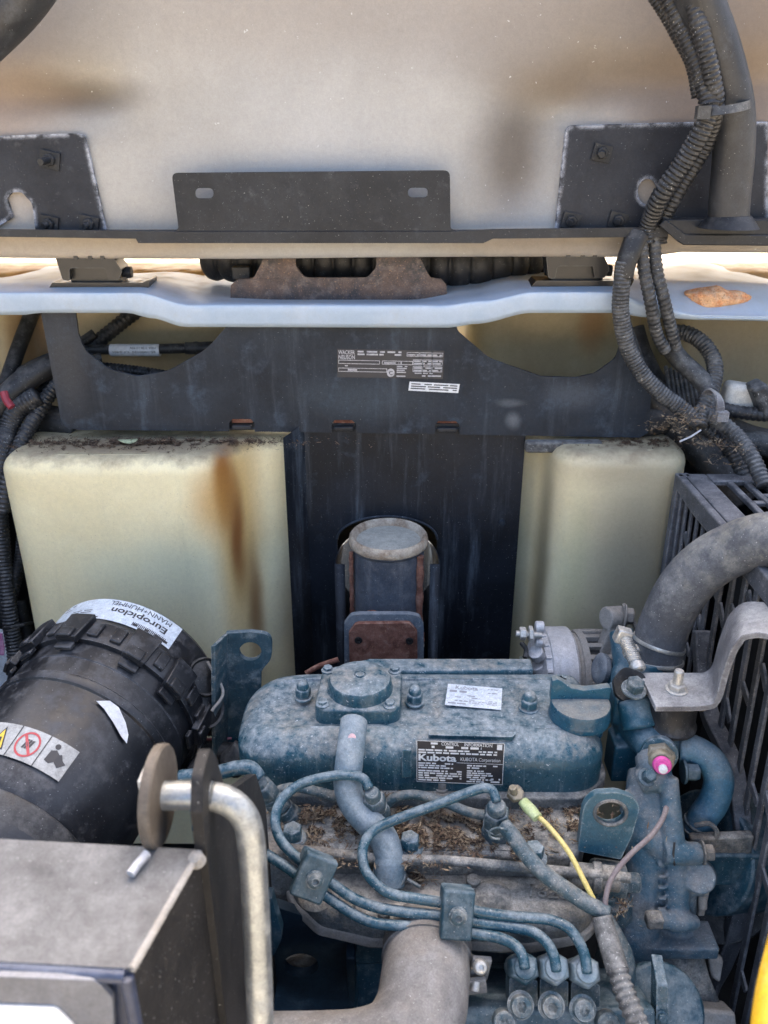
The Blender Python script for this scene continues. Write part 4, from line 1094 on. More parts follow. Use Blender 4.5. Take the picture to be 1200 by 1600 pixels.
# --- injectors
def injector(u, v, d, ax, label, k=1.0):
    p = P(u, v, d=d); ax = Vector(ax).normalized()
    t = MB()
    t.lathe([(0.0165*k, -0.100), (0.0165*k, -0.062), (0.0150*k, -0.060), (0.0150*k, -0.050)], p, ax, 22)
    t.hexa(p - ax*0.056*k, ax, 0.0172*k, 0.020*k, 0.1)
    t.lathe([(0.0150*k, -0.037*k), (0.0150*k, -0.030*k)], p, ax, 22)
    t.hexa(p - ax*0.032*k, ax, 0.0155*k, 0.026*k, 0.35)
    t.lathe([(0.0110*k, -0.006*k), (0.0105*k, 0.003), (0.0085*k, 0.006)], p, ax, 18)
    return build(t, 'injector', M['bluegrey'], eng, bevel=0.0008, label=label)
injector(776, 1262, .925, (-0.06, -0.22, 0.95), 'middle injector beside the black plate')
injector(582, 1242, .930, (-0.15, -0.30, 0.92), 'left injector behind the breather pipe', 0.85)
injector(404, 1222, .955, (-0.45, -0.1, 0.8), 'leftmost injector behind the bent rod', 0.85)
line([(405, 1215, .95), (392, 1200, .95), (370, 1200, .955), (350, 1205, .96), (320, 1210, .965), (280, 1215, .97)], label='injection line at the far left', r=0.0085)

# --- breather pipe
q = [P(553, 1128, d=.985), P(549, 1160, d=.965), P(545, 1195, d=.955), P(543, 1225, d=.950), P(552, 1256, d=.945), P(575, 1284, d=.937), P(598, 1308, d=.930), P(607, 1335, d=.925), P(608, 1360, d=.922), P(608, 1385, d=.92)]
bm = mat('breather_blue', (0.06, 0.12, 0.17), (0.10, 0.16, 0.20), rough=0.6, dust=(0.30,0.34,0.36), amount=0.2, up=0.5, con=2.6, s2=40, speck=0.3, bump=0.5)
bp = build(MB().tube(resample(spline(q, 0.004), 0.003), 0.0162, 22, rf=lambda L, t: 1.0 + (0.06 if t > 0.86 else 0)), 'breather_pipe', bm, eng, sharp=None)
pc = P(608, 1368, d=.922)
build(MB().lathe([(0.0178, -0.004), (0.0188, -0.003), (0.0188, 0.003), (0.0178, 0.004)], pc, (0, -0.2, 1), 26).tube([pc + Vector((0.020, -0.005, 0)), pc + Vector((0.034, -0.012, -0.004))], 0.002, 8), 'hose_clip', M['bluegrey'], bp)
pd = P(550, 1152, d=.953)
build(MB().lathe([(0.0045, 0), (0.0045, 0.001), (0, 0.0013)], pd, (0.05, -0.9, 0.35), 16), 'paint_dot', M['palepink'], bp, label='pale pink paint dot')

# --- fuel return hose to the right
fh = [(788, 1290, .915), (800, 1305, .905), (822, 1335, .895), (850, 1365, .885), (885, 1390, .878), (918, 1412, .872), (950, 1428, .868)]
h_ = build(MB().tube(resample(spline([P(*a[:2], d=a[2]) for a in fh], 0.004), 0.003), 0.0086, 16), 'fuel_hose', M['bluegrey'], eng, sharp=None)
pc = P(778, 1300, d=.905)
pts = [pc + Vector((0.010*math.cos(a)*1.0, -0.002, 0.008*math.sin(a))) for a in [2*math.pi*i/14 for i in range(12)]]
build(MB().tube(pts, 0.0013, 6), 'wire_clip', M['bluegrey'], h_)

# --- thermostat housing and water outlet
tb_ = M['bluedark']
mb = MB()
mb.cyl(P(1012, 1030, d=1.095), P(1010, 1078, d=1.10), 0.031, 0.033, 32)
mb.cyl(P(985, 1060, d=1.085), P(990, 1150, d=1.06), 0.022, 0.026, 28)
mb.cyl(P(995, 1128, d=1.045), P(1027, 1176, d=1.00), 0.0255, 0.0215, 28)
mb.cyl(P(1045, 1150, d=1.03), P(1075, 1168, d=1.02), 0.018, 0.018, 24)
mb.box(P(982, 1115, d=1.06), (0.036, 0.045, 0.05))
mb.cyl(P(972, 1045, d=1.10), P(972, 1095, d=1.08), 0.014, 0.016, 20)
mb.cyl(P(970, 985, d=1.12), P(985, 1050, d=1.10), 0.016, 0.021, 20)
mb.box(P(975, 1178, d=1.06), (0.038, 0.04, 0.055))
mb.cyl(P(978, 1050, d=1.12), P(948, 1052, d=1.13), 0.016, 0.019, 22)
mb.cyl(P(1000, 1085, d=1.05), P(1000, 1125, d=1.04), 0.026, 0.028, 24)
mb.cyl(P(985, 1078, d=1.055), P(990, 1130, d=1.045), 0.024, 0.026, 24)
mb.box(P(992, 1098, d=1.05), (0.062, 0.035, 0.04))
mb.cyl(P(1010, 1090, d=1.05), P(1012, 1130, d=1.04), 0.022, 0.022, 24)
tmat = mat('thermostat_blue', (0.014, 0.070, 0.108), (0.024, 0.090, 0.132), rough=0.38, dust=(0.20,0.25,0.28), amount=-0.1, up=0.5, con=3.0, s2=36, speck=0.3, bump=0.5)
build(mb, 'thermostat_housing', tmat, eng, remesh=0.0022, smooth_it=5)
build(MB().cyl(P(990, 1092, d=1.03), P(1002, 1138, d=1.02), 0.021, 0.023, 28), 'housing_boss', tmat, eng, bevel=0.004, seg=3)
build(MB().lathe([(0.019, 0), (0.0215, 0.003), (0.0215, 0.009), (0.018, 0.012), (0.012, 0.013), (0, 0.010)], P(946, 1046, d=1.13), (-0.95, -0.10, 0.25), 28), 'water_stub', M['flange'], eng)
# sensor with its pink mark
sp_ = P(1030, 1178, d=.992); sax = Vector((0.02, -0.55, 0.20)).normalized()
sax = (P(1034, 1200, d=.95) - P(1026, 1168, d=1.0)).normalized()
mb = MB().lathe([(0.0215, -0.006), (0.0222, 0.0), (0.0212, 0.003), (0.0175, 0.004)], sp_, sax, 32)
build(mb, 'sensor_boss', M['blue'], eng)
mb = MB().hexa(sp_ + sax*0.003, sax, 0.0178, 0.012, 0.3)
mb.lathe([(0.0145, 0.014), (0.0145, 0.022), (0.012, 0.025), (0, 0.026)], sp_, sax, 24)
sn = build(mb, 'temperature_sender', M['brass'], eng, bevel=0.001, label='dull brass sender with a bright pink paint mark')
pk = sp_ + sax*0.027
mb = MB().lathe([(0.0108, 0), (0.0108, 0.003), (0.0095, 0.005), (0.005, 0.0055), (0.006, 0.008), (0.004, 0.010), (0, 0.010)], pk, sax, 24)
build(mb, 'pink_mark', M['pink'], sn)
build(MB().lathe([(0.0050, 0.0), (0.0050, 0.004), (0, 0.0055)], pk + sax*0.009, sax, 16), 'terminal', M['white'], sn)
# coolant bypass hose: the thick blue loop
q = [P(1062, 1168, d=1.02), P(1085, 1172, d=1.015), P(1112, 1190, d=1.01), P(1123, 1220, d=1.01), P(1115, 1252, d=1.015), P(1098, 1278, d=1.02), P(1088, 1302, d=1.03)]
bymat = mat('bypass_blue', (0.03, 0.115, 0.19), (0.06, 0.16, 0.235), rough=0.55, dust=(0.24,0.28,0.30), amount=0.0, up=0.5, con=2.8, s2=30, speck=0.2, bump=0.5)
by = build(MB().tube(resample(spline(q, 0.004), 0.003), 0.0178, 24, rf=lambda L, t: 1.0 + (0.07 if t > 0.88 or t < 0.08 else 0)), 'bypass_hose', bymat, eng, sharp=None)
for f in (0.90, 0.965):
    w = spline(q, 0.004); i = int(f*(len(w)-1)); pc, tn = w[i], (w[min(i+1, len(w)-1)] - w[i-1]).normalized()
    build(MB().lathe([(0.0190, -0.002), (0.0201, -0.001), (0.0201, 0.001), (0.0190, 0.002)], pc, tn, 28), 'hose_band', M['bluegrey'], by)

# --- timing case and water pump: one fused casting
mb = MB()
def limb(pts, n=22):
    """fused limb of a casting: (u, v, depth, radius) knots"""
    c = spline([P(a, b, d=d) for a, b, d, r in pts], 0.006)
    rr = [p[3] for p in pts]
    def rf(L, t):
        x = t*(len(rr)-1); i = min(int(x), len(rr)-2); return rr[i] + (rr[i+1]-rr[i])*(x-i)
    mb.tube(c, 1.0, n, rf=rf)
limb([(1008, 1205, 1.01, .020), (1008, 1235, 1.00, .026), (1012, 1290, .99, .026), (1012, 1340, .99, .025), (1005, 1385, .99, .029), (992, 1430, .99, .036), (985, 1480, 1.0, .042), (980, 1560, 1.02, .046)], 28)
limb([(1046, 1214, .972, .010), (1048, 1260, .968, .012), (1052, 1322, .962, .014)])
limb([(1054, 1325, .97, .014), (1056, 1370, .968, .016), (1056, 1440, .972, .015)])
limb([(1036, 1332, .955, .0122), (1062, 1333, .956, .0128), (1092, 1333, .962, .0125)], 26)
limb([(1020, 1437, .955, .0095), (1044, 1438, .956, .0095)], 24)
limb([(1046, 1438, .956, .0115), (1072, 1440, .958, .0118), (1088, 1441, .962, .008)], 24)
limb([(1000, 1222, .985, .014), (1020, 1216, .98, .016), (1044, 1222, .98, .012)])
limb([(1000, 1245, 1.0, .012), (984, 1254, 1.0, .010), (976, 1272, 1.0, .007)])
limb([(974, 1236, .99, .006), (984, 1250, .985, .008), (998, 1256, .985, .010)])
limb([(1006, 1300, .975, .016), (1036, 1332, .97, .014)])
limb([(1060, 1345, .99, .020), (1062, 1400, .99, .020), (1052, 1450, 1.0, .022)])
mb.cyl(P(1092, 1368, d=1.0), P(1092, 1370, d=.952), 0.0205, 0.0185, 32)
mb.box(P(1082, 1366, d=.975), (0.020, 0.034, 0.036))
mb.box(P(1058, 1468, d=.985), (0.085, 0.04, 0.018))
limb([(1018, 1182, 1.0, .020), (1024, 1205, .985, .020), (1028, 1225, .98, .016)])
for a_ in range(5):
    mb.box(P(1034, 1352 + a_*17, d=.958), (0.010, 0.006, 0.003))
pumpmat = mat('pump_casting', (0.035, 0.10, 0.15), (0.09, 0.135, 0.165), rough=0.6, s1=20, dust=(0.25,0.25,0.245), amount=0.12, up=0.4, con=3.2, s2=34, speck=0.4, bump=1.0, bdist=0.0013)
build(mb, 'water_pump', pumpmat, eng, remesh=0.0018, smooth_it=4)
mb = MB().tube([P(1054, 1316, d=.945), P(1052, 1335, d=.943), P(1054, 1352, d=.946)], 0.0012, 6)
build(mb, 'parting_line', M['rubber'], eng)
hexbolt(P(1096, 1332, d=.957), 0.0100, 0.011, (1, -0.05, 0.02), 'deck', washer=True)
hexbolt(P(1066, 1206, d=1.0), 0.0105, 0.016, (1, -0.05, 0), 'bluedark', washer=True)
hexbolt(P(1010, 1215, d=.97), 0.008, 0.012, (0.1, -0.5, 0.7), 'bluedark')
mb = MB().box(P(1098, 1405, d=.98), (0.008, 0.010, 0.045)).cyl(P(1098, 1398, d=.975), P(1098, 1420, d=.975), 0.005)
build(mb, 'stud', M['aludirt'], eng, bevel=0.0015)
# bosses of the lower case
mb = MB().box(P(1022, 1437, d=.942), (0.019, 0.016, 0.015))
build(mb, 'case_lug', M['deck'], eng, bevel=0.003)

# --- accessory drive behind: pulley strip, dark fan disc
mb = MB()
mb.cyl(P(1100, 1330, d=1.06), P(1180, 1330, d=1.10), 0.075, 0.075, 40)
mb.cyl(P(1090, 1330, d=1.05), P(1112, 1330, d=1.07), 0.030, 0.030, 30)
build(mb, 'fan_pulley', M['bluedark'], eng, bevel=0.003)
mb = MB().box(P(1125, 1318, d=1.0), (0.075, 0.012, 0.030), Matrix.Rotation(-0.05, 4, 'Y')).mat(1).box(P(1130, 1355, d=1.01), (0.085, 0.012, 0.05), Matrix.Rotation(0.03, 4, 'Y'))
build(mb, 'belt_cover', [M['deck'], M['bluedark']], eng, bevel=0.003)
pts = [P(1085, 1290, d=.995), P(1108, 1287, d=.99), P(1120, 1300, d=.99), P(1112, 1315, d=.995), P(1095, 1310, d=1.0)]
build(MB().tube(spline(pts, 0.003), 0.003, 8), 'bent_clip', M['deck'], eng)
ctrf = P(1118, 1400, d=1.10)
mb = MB().lathe([(0.0, 0.0), (0.05, 0.004), (0.075, 0.012), (0.078, 0.016), (0.074, 0.022), (0.04, 0.014), (0, 0.010)], P(1110, 1372, d=1.08), (-0.35, -0.75, 0.35), 48)
build(mb, 'fan_hub', M['rubber'], eng)
# lower case and belt guard at the bottom right
mb = MB().prism([P(u, v, d=.98) for u, v in ((1022, 1462), (1098, 1478), (1112, 1530), (1132, 1578), (1150, 1680), (1040, 1680), (1015, 1560))], (0, 0.03, -0.02))
build(mb, 'case_cover', M['deck'], eng, bevel=0.006, seg=3)
mb = MB().prism([P(u, v, d=.955) for u, v in ((1078, 1575), (1150, 1582), (1160, 1690), (1080, 1690))], (0, 0.03, -0.02))
mb.prism([P(u, v, d=.99) for u, v in ((1108, 1496), (1132, 1500), (1126, 1540), (1112, 1530))], (0, 0.01, -0.0))
build(mb, 'case_bracket', M['aludirt'], eng, bevel=0.004)
mb = MB().lathe([(0.045, -0.03), (0.045, 0.0), (0.043, 0.004), (0, 0.004)], P(1035, 1575, d=.90), (0.0, -0.6, 0.8), 40)
build(mb, 'governor_cover', M['bluedark'], eng, bevel=0.002)
mb = MB().prism([P(u, v, d=.862) for u, v in ((1026, 1538), (1044, 1540), (1046, 1680), (1024, 1680))], (0.002, 0.03, 0.008))
build(mb, 'lever_plate', M['pipeblue'], eng, bevel=0.0015, label='blue upright lever with a bright worn edge')
hexbolt(P(1034, 1590, d=.86), 0.005, 0.004, (0, -0.8, 0.5), 'bluedark')

# --- injection pump
pz = MB()
pz.box(P(860, 1610, d=.90), (0.20, 0.10, 0.09), Matrix.Rotation(R(-30), 4, 'X'))
build(pz, 'injection_pump', M['bluedark'], eng, bevel=0.006, seg=3)
upx = Vector((0.02, -0.62, 0.80)).normalized()
for u, v, hm in ((820, 1512, 'bluedark'), (868, 1513, 'alu2'), (917, 1518, 'alu2')):
    if hm == 'alu2' and hm not in M:
        M['alu2'] = mat('nut_grey_blue', (0.13, 0.19, 0.23), (0.20, 0.26, 0.29), rough=0.45, metal=0.2, dust=(0.30,0.33,0.35), amount=0.0, up=0.3, con=2.4, s2=60, bump=0.4)
    p = P(u, v, d=.842)
    mb = MB().hexa(p - upx*0.024, upx, 0.0160, 0.024, 0.52).lathe([(0.0115, 0.001), (0.011, 0.004), (0.0085, 0.005)], p, upx, 20)
    o = build(mb, 'delivery_nut', M[hm], eng, bevel=0.0010)
    mb = MB().hexa(p - upx*0.040, upx, 0.0150, 0.013, 0.45).lathe([(0.0125, -0.060), (0.0135, -0.038)], p, upx, 22)
    build(mb, 'valve_holder', M['bluegrey'], eng, bevel=0.0008)
    w = P(u - 7, v + 58, d=.838)
    mb = MB().prism([P(u + a, v + b, d=.86) for a, b in rp([(-24, 16, 4), (20, 20, 4), (20, 58, 8), (10, 82, 12), (-20, 82, 12), (-25, 56, 8)], 4)], (0, 0.02, -0.02))
    build(mb, 'clamp_plate', M['bluegrey'], eng, bevel=0.002)
    sx = Vector((0, -0.72, 0.62)).normalized()
    mb = MB().lathe([(0.0135, 0), (0.0135, 0.0015), (0.0108, 0.002), (0.0104, 0.008), (0.0095, 0.0095), (0.0055, 0.0095)], w, sx, 28)
    mb.lathe([(0.0055, 0.0095), (0.0055, 0.004), (0, 0.006)], w, sx, 6)
    mb.mat(1).lathe([(0.0052, 0.0046), (0, 0.0046)], w, sx, 6)  # black disc stands in for the shade inside the socket
    build(mb, 'socket_screw', [M['bluegrey'], M['void']], eng, sharp=32)
for u, v in ((788, 1598), (950, 1600), (1010, 1628)):
    w = P(u, v, d=.835); sx = Vector((0, -0.72, 0.62)).normalized()
    build(MB().lathe([(0.0115, -0.01), (0.0115, 0.005), (0.0100, 0.0065), (0.0056, 0.0065)], w, sx, 28).lathe([(0.0056, 0.0065), (0.0055, 0.001), (0, 0.001)], w, sx, 6), 'socket_screw', M['bluegrey'], eng, sharp=32)

# --- dark frame member with the pale hole, under the manifold
M['mountdark'] = mat('mount_paint', (0.004, 0.012, 0.022), (0.008, 0.024, 0.040), rough=0.6, spec=0.3, dust=(0.06,0.08,0.095), amount=-0.15, up=0.3, con=3.0, s2=30, bump=0.4)
fm = thing('engine_mount', P(480, 1560, y=0.66), 'dark blue mounting arm with an oval hole under the intake manifold', 'engine mount')
def fmp(u, v): return P(u, v, y=0.665)
mb = MB().prism([fmp(u, v) for u, v in rp([(380, 1400, 0), (560, 1460, 10), (556, 1490, 20), (548, 1700, 0), (380, 1700, 0)], 5)], (0, 0.012, 0), [[fmp(*q) for q in circ(470, 1508, 27, 18, 26)]])
build(mb, 'mount_plate', M['mountdark'], fm, bevel=0.002)
mb = MB().prism([fmp(u, v) for u, v in ((542, 1460), (556, 1460), (556, 1530), (546, 1524))], (0, -0.03, 0))
build(mb, 'gusset', M['mountdark'], fm, bevel=0.002)
mb = MB().prism([P(u, v, y=0.69) for u, v in circ(470, 1518, 34, 26, 24)], (0, 0.01, 0))  # added pale disc stands in for light seen through the hole
build(mb, 'hole_light_disc', M['cap'], fm, bevel=0.001)
mb = MB().prism([fmp(u, v) + Vector((0, -0.02, 0)) for u, v in rp([(428, 1380, 0), (445, 1440, 20), (430, 1470, 10), (405, 1490, 20), (380, 1480, 0), (380, 1380, 0)], 5)], (0, 0.015, 0))
build(mb, 'mount_rib', M['bluedark'], fm, bevel=0.003)
def path(pts, step=0.004, rs=0.003):
    return resample(spline([P(a, b, d=c) for a, b, c in pts], step), rs)
def ypath(pts):
    """points given as (u, v, y) -> (u, v, depth)"""
    return [(u, v, y / (CP + (800.0 - v) / FPX * SP)) for u, v, y in pts]
def one(mb, name, mats, label, cat, group=None, **k):
    return tag(build(mb, name, mats, **k), label, cat, group)

# ================================================================== ALTERNATOR
ac = P(880, 1050, y=1.03)
alt = thing('alternator', ac, 'silver alternator with slotted housing between the valve cover and the right tank', 'alternator')
X = Vector((1, 0, 0)); 
ang = Vector((0.997, 0.06, -0.03)).normalized()
def aw(u): return (P(u, 1050, y=1.03) - ac).x
ar = 0.066
mb = MB().lathe([(ar*0.55, aw(828)), (ar*0.80, aw(834)), (ar*0.93, aw(838)), (ar*0.96, aw(846)), (ar, aw(848)), (ar*1.02, aw(852)), (ar*1.02, aw(884)), (ar*0.97, aw(888)), (ar*0.90, aw(889))], ac, ang, 48)
build(mb, 'rear_cover', M['alu'], alt, sharp=30)
mb = MB().lathe([(ar*0.86, aw(884)), (ar*0.88, aw(894)), (ar*0.90, aw(898))], ac, ang, 40)
build(mb, 'stator_core', M['aludirt'], alt)
mb = MB().lathe([(ar*0.92, aw(896)), (ar*0.95, aw(900)), (ar*0.95, aw(906)), (ar*0.83, aw(908)), (ar*0.83, aw(938)), (ar*0.95, aw(940)), (ar*0.93, aw(952)), (ar*0.7, aw(958)), (ar*0.4, aw(960))], ac, ang, 48)
fh_ = build(mb, 'front_housing', M['aludirt'], alt, sharp=30)
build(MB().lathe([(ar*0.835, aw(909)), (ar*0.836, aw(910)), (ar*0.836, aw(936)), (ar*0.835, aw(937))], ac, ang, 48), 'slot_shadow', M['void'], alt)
u_, w_, _ = basis(ang)
for i in range(22):
    a = 2*math.pi*i/20
    dirv = u_*math.cos(a) + w_*math.sin(a)
    if dirv.z < -0.3: continue
    p = ac + ang*((aw(906)+aw(940))/2) + dirv*(ar*0.865)
    rot = Matrix((ang, dirv.cross(ang)*-1 if False else ang.cross(dirv)*-1, dirv)).transposed().to_4x4()
    build(MB().box(p, (aw(940)-aw(904), 0.0075, ar*0.18), rot), 'fin', M['aludirt'], fh_, bevel=0.0008)
for i in range(20):
    a = 2*math.pi*i/20
    dirv = u_*math.cos(a) + w_*math.sin(a)
    if dirv.z < -0.3: continue
    p = ac + ang*aw(842) + dirv*(ar*0.90)
    rot = Matrix((ang, ang.cross(dirv)*-1, dirv)).transposed().to_4x4()
    build(MB().box(p, (0.008, 0.005, ar*0.16), rot), 'rear_fin', M['alu'], alt, bevel=0.0008)
# ear with pivot bolt
e = P(957, 965, y=1.02)
mb = MB().cyl(P(946, 966, y=1.02), P(972, 964, y=1.03), 0.0165, n=26).box(P(952, 1000, y=1.02), (0.022, 0.026, 0.050), Matrix.Rotation(0.25, 4, 'Y'))
build(mb, 'pivot_ear', M['aludirt'], alt, remesh=0.0018, smooth_it=3)
mb = MB().ribbon([P(975, 945, y=1.03), P(990, 972, y=1.02), P(1000, 1010, y=1.01)], (0, 1, 0), 0.02, 0.005)
build(mb, 'adjuster_strap', M['aludirt'], alt, bevel=0.001)
hexbolt(P(976, 962, y=1.01), 0.012, 0.010, (1, -0.2, 0), 'aludirt', alt)
# terminals on the rear
mb = MB().cyl(P(806, 990, y=1.0), P(846, 993, y=1.0), 0.0045).hexa(P(812, 990, y=1.0), (1, 0, 0), 0.0095, 0.009).hexa(P(826, 991, y=1.0), (1, 0, 0), 0.012, 0.006)
build(mb, 'terminal_stud', M['steel'], alt, bevel=0.0006)
mb = MB().cyl(P(836, 980, y=1.01), P(850, 980, y=1.01), 0.009, n=16).cyl(P(836, 1003, y=1.0), P(848, 1005, y=1.0), 0.006, n=16)
build(mb, 'terminal_block', M['alu'], alt, bevel=0.002)
mb = MB().cyl(P(836, 1018, y=.995), P(840, 1026, y=1.0), 0.011, n=14).cyl(P(838, 1040, y=.995), P(842, 1050, y=.995), 0.010, n=14)
build(mb, 'cover_screw', M['alu'], alt, bevel=0.001)
one(MB().box(P(820, 1040, y=.99), (0.017, 0.014, 0.024)), 'wire_connector', M['lime'] if False else mat('olive_plug', (0.12, 0.13, 0.10), (0.18, 0.19, 0.15), rough=0.6, bump=0.3), 'small olive plug at the end of the red wire beside the alternator', 'connector', bevel=0.002)
one(MB().tube(path([(815, 1005, 1.19), (822, 1015, 1.18), (820, 1030, 1.17)]), 0.0035, 8), 'black_lead', M['rubber'], 'short black lead hanging from the alternator terminal', 'wire')
one(MB().tube(path([(740, 1065, 1.18), (772, 1050, 1.18), (790, 1041, 1.175), (814, 1038, 1.17)]), 0.0036, 10), 'red_wire', M['redwire'], 'red wire running behind the valve cover to the alternator plug', 'wire')
one(MB().tube(path([(478, 1052, 1.2), (500, 1040, 1.2), (530, 1030, 1.2)]), 0.004, 10), 'rusty_pipe', M['rust'], 'thin rusty pipe between the breather cover and the black panel', 'pipe')

# ================================================================== RADIATOR HOSE
rh = [(1024, 1050, 1.10), (1028, 1012, 1.095), (1040, 972, 1.085), (1066, 922, 1.06), (1104, 882, 1.035), (1152, 856, 1.01), (1205, 842, 0.98), (1280, 845, 0.96), (1370, 850, 0.93)]
rhose = thing('radiator_hose', P(1028, 1050, d=1.105), 'thick grey rubber coolant hose curving up from the thermostat housing', 'hose')
build(MB().tube(path(rh, 0.006, 0.004), 0.0325, 40, rf=lambda L, t: 0.97 if L < 0.01 else 1.0), 'hose', M['hose'], rhose, sharp=None)
w = path(rh, 0.006, 0.004)
for k, off in ((4, 0), (10, 0)):
    pc, tn = w[k], (w[k+1]-w[k-1]).normalized()
    tn = (tn + Vector((0.10 if k == 10 else 0, 0, 0))).normalized()
    pr = [(0.0328, -0.0022), (0.0344, -0.0026), (0.0350, 0), (0.0344, 0.0026), (0.0328, 0.0022)]
    build(MB().lathe(pr, pc, tn, 48), 'clamp_band', M['steel'], rhose)
mb = MB()
a_, b_ = P(975, 995, d=1.055), P(996, 1042, d=1.03)
mb.cyl(a_, b_, 0.0075, n=20)
mb.lathe([(0.0095, -0.004), (0.0095, 0.004), (0.0075, 0.006), (0.005, 0.006), (0.005, 0.003), (0, 0.003)], b_, b_-a_, 22)
cs = build(mb, 'clamp_screw', M['steel'], rhose, bevel=0.0005)
th_ = [a_.lerp(b_, 0.1 + 0.75*i/90) for i in range(90)]
build(MB().tube(th_, 0.0084, 14, rf=lambda L, t: 1 + 0.06*math.sin(L*2200)), 'screw_thread', M['steel'], cs)
mb = MB().box(P(973, 993, d=1.055), (0.019, 0.015, 0.020), Matrix.Rotation(0.3, 4, 'Y')).box(P(986, 1018, d=1.06), (0.022, 0.012, 0.007), Matrix.Rotation(-0.6, 4, 'Y'))
build(mb, 'clamp_lug', M['steel'], rhose, bevel=0.002)

# ================================================================== MOUNT WITH GREY STRAP
mnt = thing('rubber_mount', P(1050, 1140, d=1.0), 'grey steel strap bolted down on a black rubber buffer beside the coolant hose', 'mount')
rc = P(1056, 1082, d=1.0)
R_ = 0.0285
mb = MB().lathe([(R_*0.90, -0.052), (R_*1.06, -0.048), (R_*1.08, -0.044), (R_*0.98, -0.040), (R_*0.97, -0.010), (R_*1.0, -0.006), (R_*1.0, -0.0045)], rc, (0,0,1), 44)
build(mb, 'rubber_buffer', M['rubber'], mnt, sharp=40)
mb = MB().prism([P(u, v, d=1.02) for u, v in rp([(958, 1062, 12), (975, 1040, 14), (1006, 1052, 16), (1018, 1082, 14), (1040, 1112, 14), (1030, 1128, 12), (985, 1105, 16), (962, 1085, 10)], 5)], (0, 0.006, -0.006))
build(mb, 'buffer_plate', M['rubber'], mnt, bevel=0.002)
hexbolt(P(990, 1078, d=1.005), 0.0112, 0.013, (0.05, -0.25, 0.95), 'bluegrey', mnt)
# strap
zs = rc.z
mb = MB()
pts = [Vector((rc.x - 0.034, rc.y + 0.002, zs)), Vector((rc.x + 0.020, rc.y + 0.002, zs)), Vector((rc.x+0.040, rc.y+0.001, zs+0.003)), Vector((rc.x+0.0475, rc.y, zs+0.014))]
q = P(1112, 1000, d=0.985); q2 = P(1118, 965, d=0.965); 
pts += [Vector((rc.x+0.049, rc.y, zs+0.05)), Vector((rc.x+0.052, rc.y-0.004, zs+0.088)), Vector((rc.x+0.060, rc.y-0.010, zs+0.107)), Vector((rc.x+0.078, rc.y-0.022, zs+0.115)), Vector((rc.x+0.11, rc.y-0.05, zs+0.116)), Vector((rc.x+0.20, rc.y-0.15, zs+0.118))]
sp2 = []
for i in range(len(pts)-1):
    for j in range(5): sp2.append(pts[i].lerp(pts[i+1], j/5))
sp2.append(pts[-1])
for _ in range(3):
    sp2 = [sp2[0]] + [(sp2[i-1]+sp2[i]*2+sp2[i+1])/4 for i in range(1, len(sp2)-1)] + [sp2[-1]]
mb.ribbon(sp2, (0.30, 1, 0), 0.068, 0.0075)
build(mb, 'steel_strap', M['strap'], mnt, bevel=0.002, seg=3, sharp=45)
mb = MB().lathe([(0.0135, 0), (0.0135, 0.002), (0.012, 0.0025)], rc + Vector((0, 0, 0.0035)), (0,0,1), 28)
mb.hexa(rc + Vector((0, 0, 0.0055)), (0,0,1), 0.0105, 0.008, 0.4)
mb.lathe([(0.0058, 0.0), (0.0058, 0.030), (0.0045, 0.032), (0, 0.0325)], rc, (0,0,1), 18)
build(mb, 'stud_nut', M['steel'], mnt, bevel=0.0007)
mb = MB().cyl(rc + Vector((0,0,-0.052)), rc + Vector((0,0,-0.062)), 0.006)
build(mb, 'lower_stud', M['aludirt'], mnt)

# ================================================================== FAN GUARD
GX = 0.442
gd = thing('fan_guard', (GX, 0.9, 0.62), 'black slotted plastic fan guard at the right edge behind the coolant hose', 'fan guard')
corner = P(1060, 740, x=GX)
GT = corner.z                                   # height of its top
YB = corner.y
# side face polygon (y, z): back edge, top edge, front, and the round fan opening
rim_px = [(1096, 985), (1098, 1040), (1102, 1085), (1112, 1125), (1132, 1165), (1146, 1200), (1154, 1250), (1160, 1300), (1164, 1350), (1160, 1400), (1147, 1455), (1128, 1505), (1108, 1545), (1100, 1600), (1098, 1680)]
rim = [P(u, v, x=GX) for u, v in rim_px]
poly = [(YB - 0.008, GT - 0.02), (YB - 0.008, 0.80)] + [(1.02, 0.83), (0.985, 0.86)] + [(p.y, p.z) for p in rim] + [(rim[-1].y, 0.5), (0.45, 0.5), (0.45, GT - 0.02)]
def clip_line(y):
    zs_ = []
    n = len(poly)
    for i in range(n):
        (y0, z0), (y1, z1) = poly[i], poly[(i+1) % n]
        if (y0 <= y < y1) or (y1 <= y < y0): zs_.append(z0 + (z1-z0)*(y-y0)/(y1-y0))
    zs_.sort(); return [(zs_[i], zs_[i+1]) for i in range(0, len(zs_)-1, 2)]
y = YB - 0.024; k = 0
while y > 0.50:
    th_s = 0.0070 if y > 1.0 else 0.0110
    stp = 0.0235 if y > 1.0 else 0.0340
    for (z0, z1) in clip_line(y):
        if z1 - z0 < 0.02: continue
        lean = Matrix.Rotation(R(-3.0), 4, 'X')
        build(MB().box((GX + 0.004, y, (z0+z1)/2), (0.0042, th_s, z1-z0+0.004), lean), 'slat', M['guard'], gd, bevel=0.0012)
        zz = z0 + 0.04 + (k % 3)*0.055
        while zz < z1 - 0.01:
            build(MB().box((GX + 0.004, y - stp/2, zz), (0.0036, stp*0.95, 0.011), Matrix.Rotation(0.75 if k % 2 else 0.4, 4, 'X')), 'rung', M['guard'], gd, bevel=0.001)
            zz += 0.16
    y -= stp; k += 1
pts = resample(spline(rim, 0.006), 0.005)
build(MB().ribbon(pts, (1, 0, 0), 0.022, 0.016), 'opening_rim', M['guard'], gd, bevel=0.002)
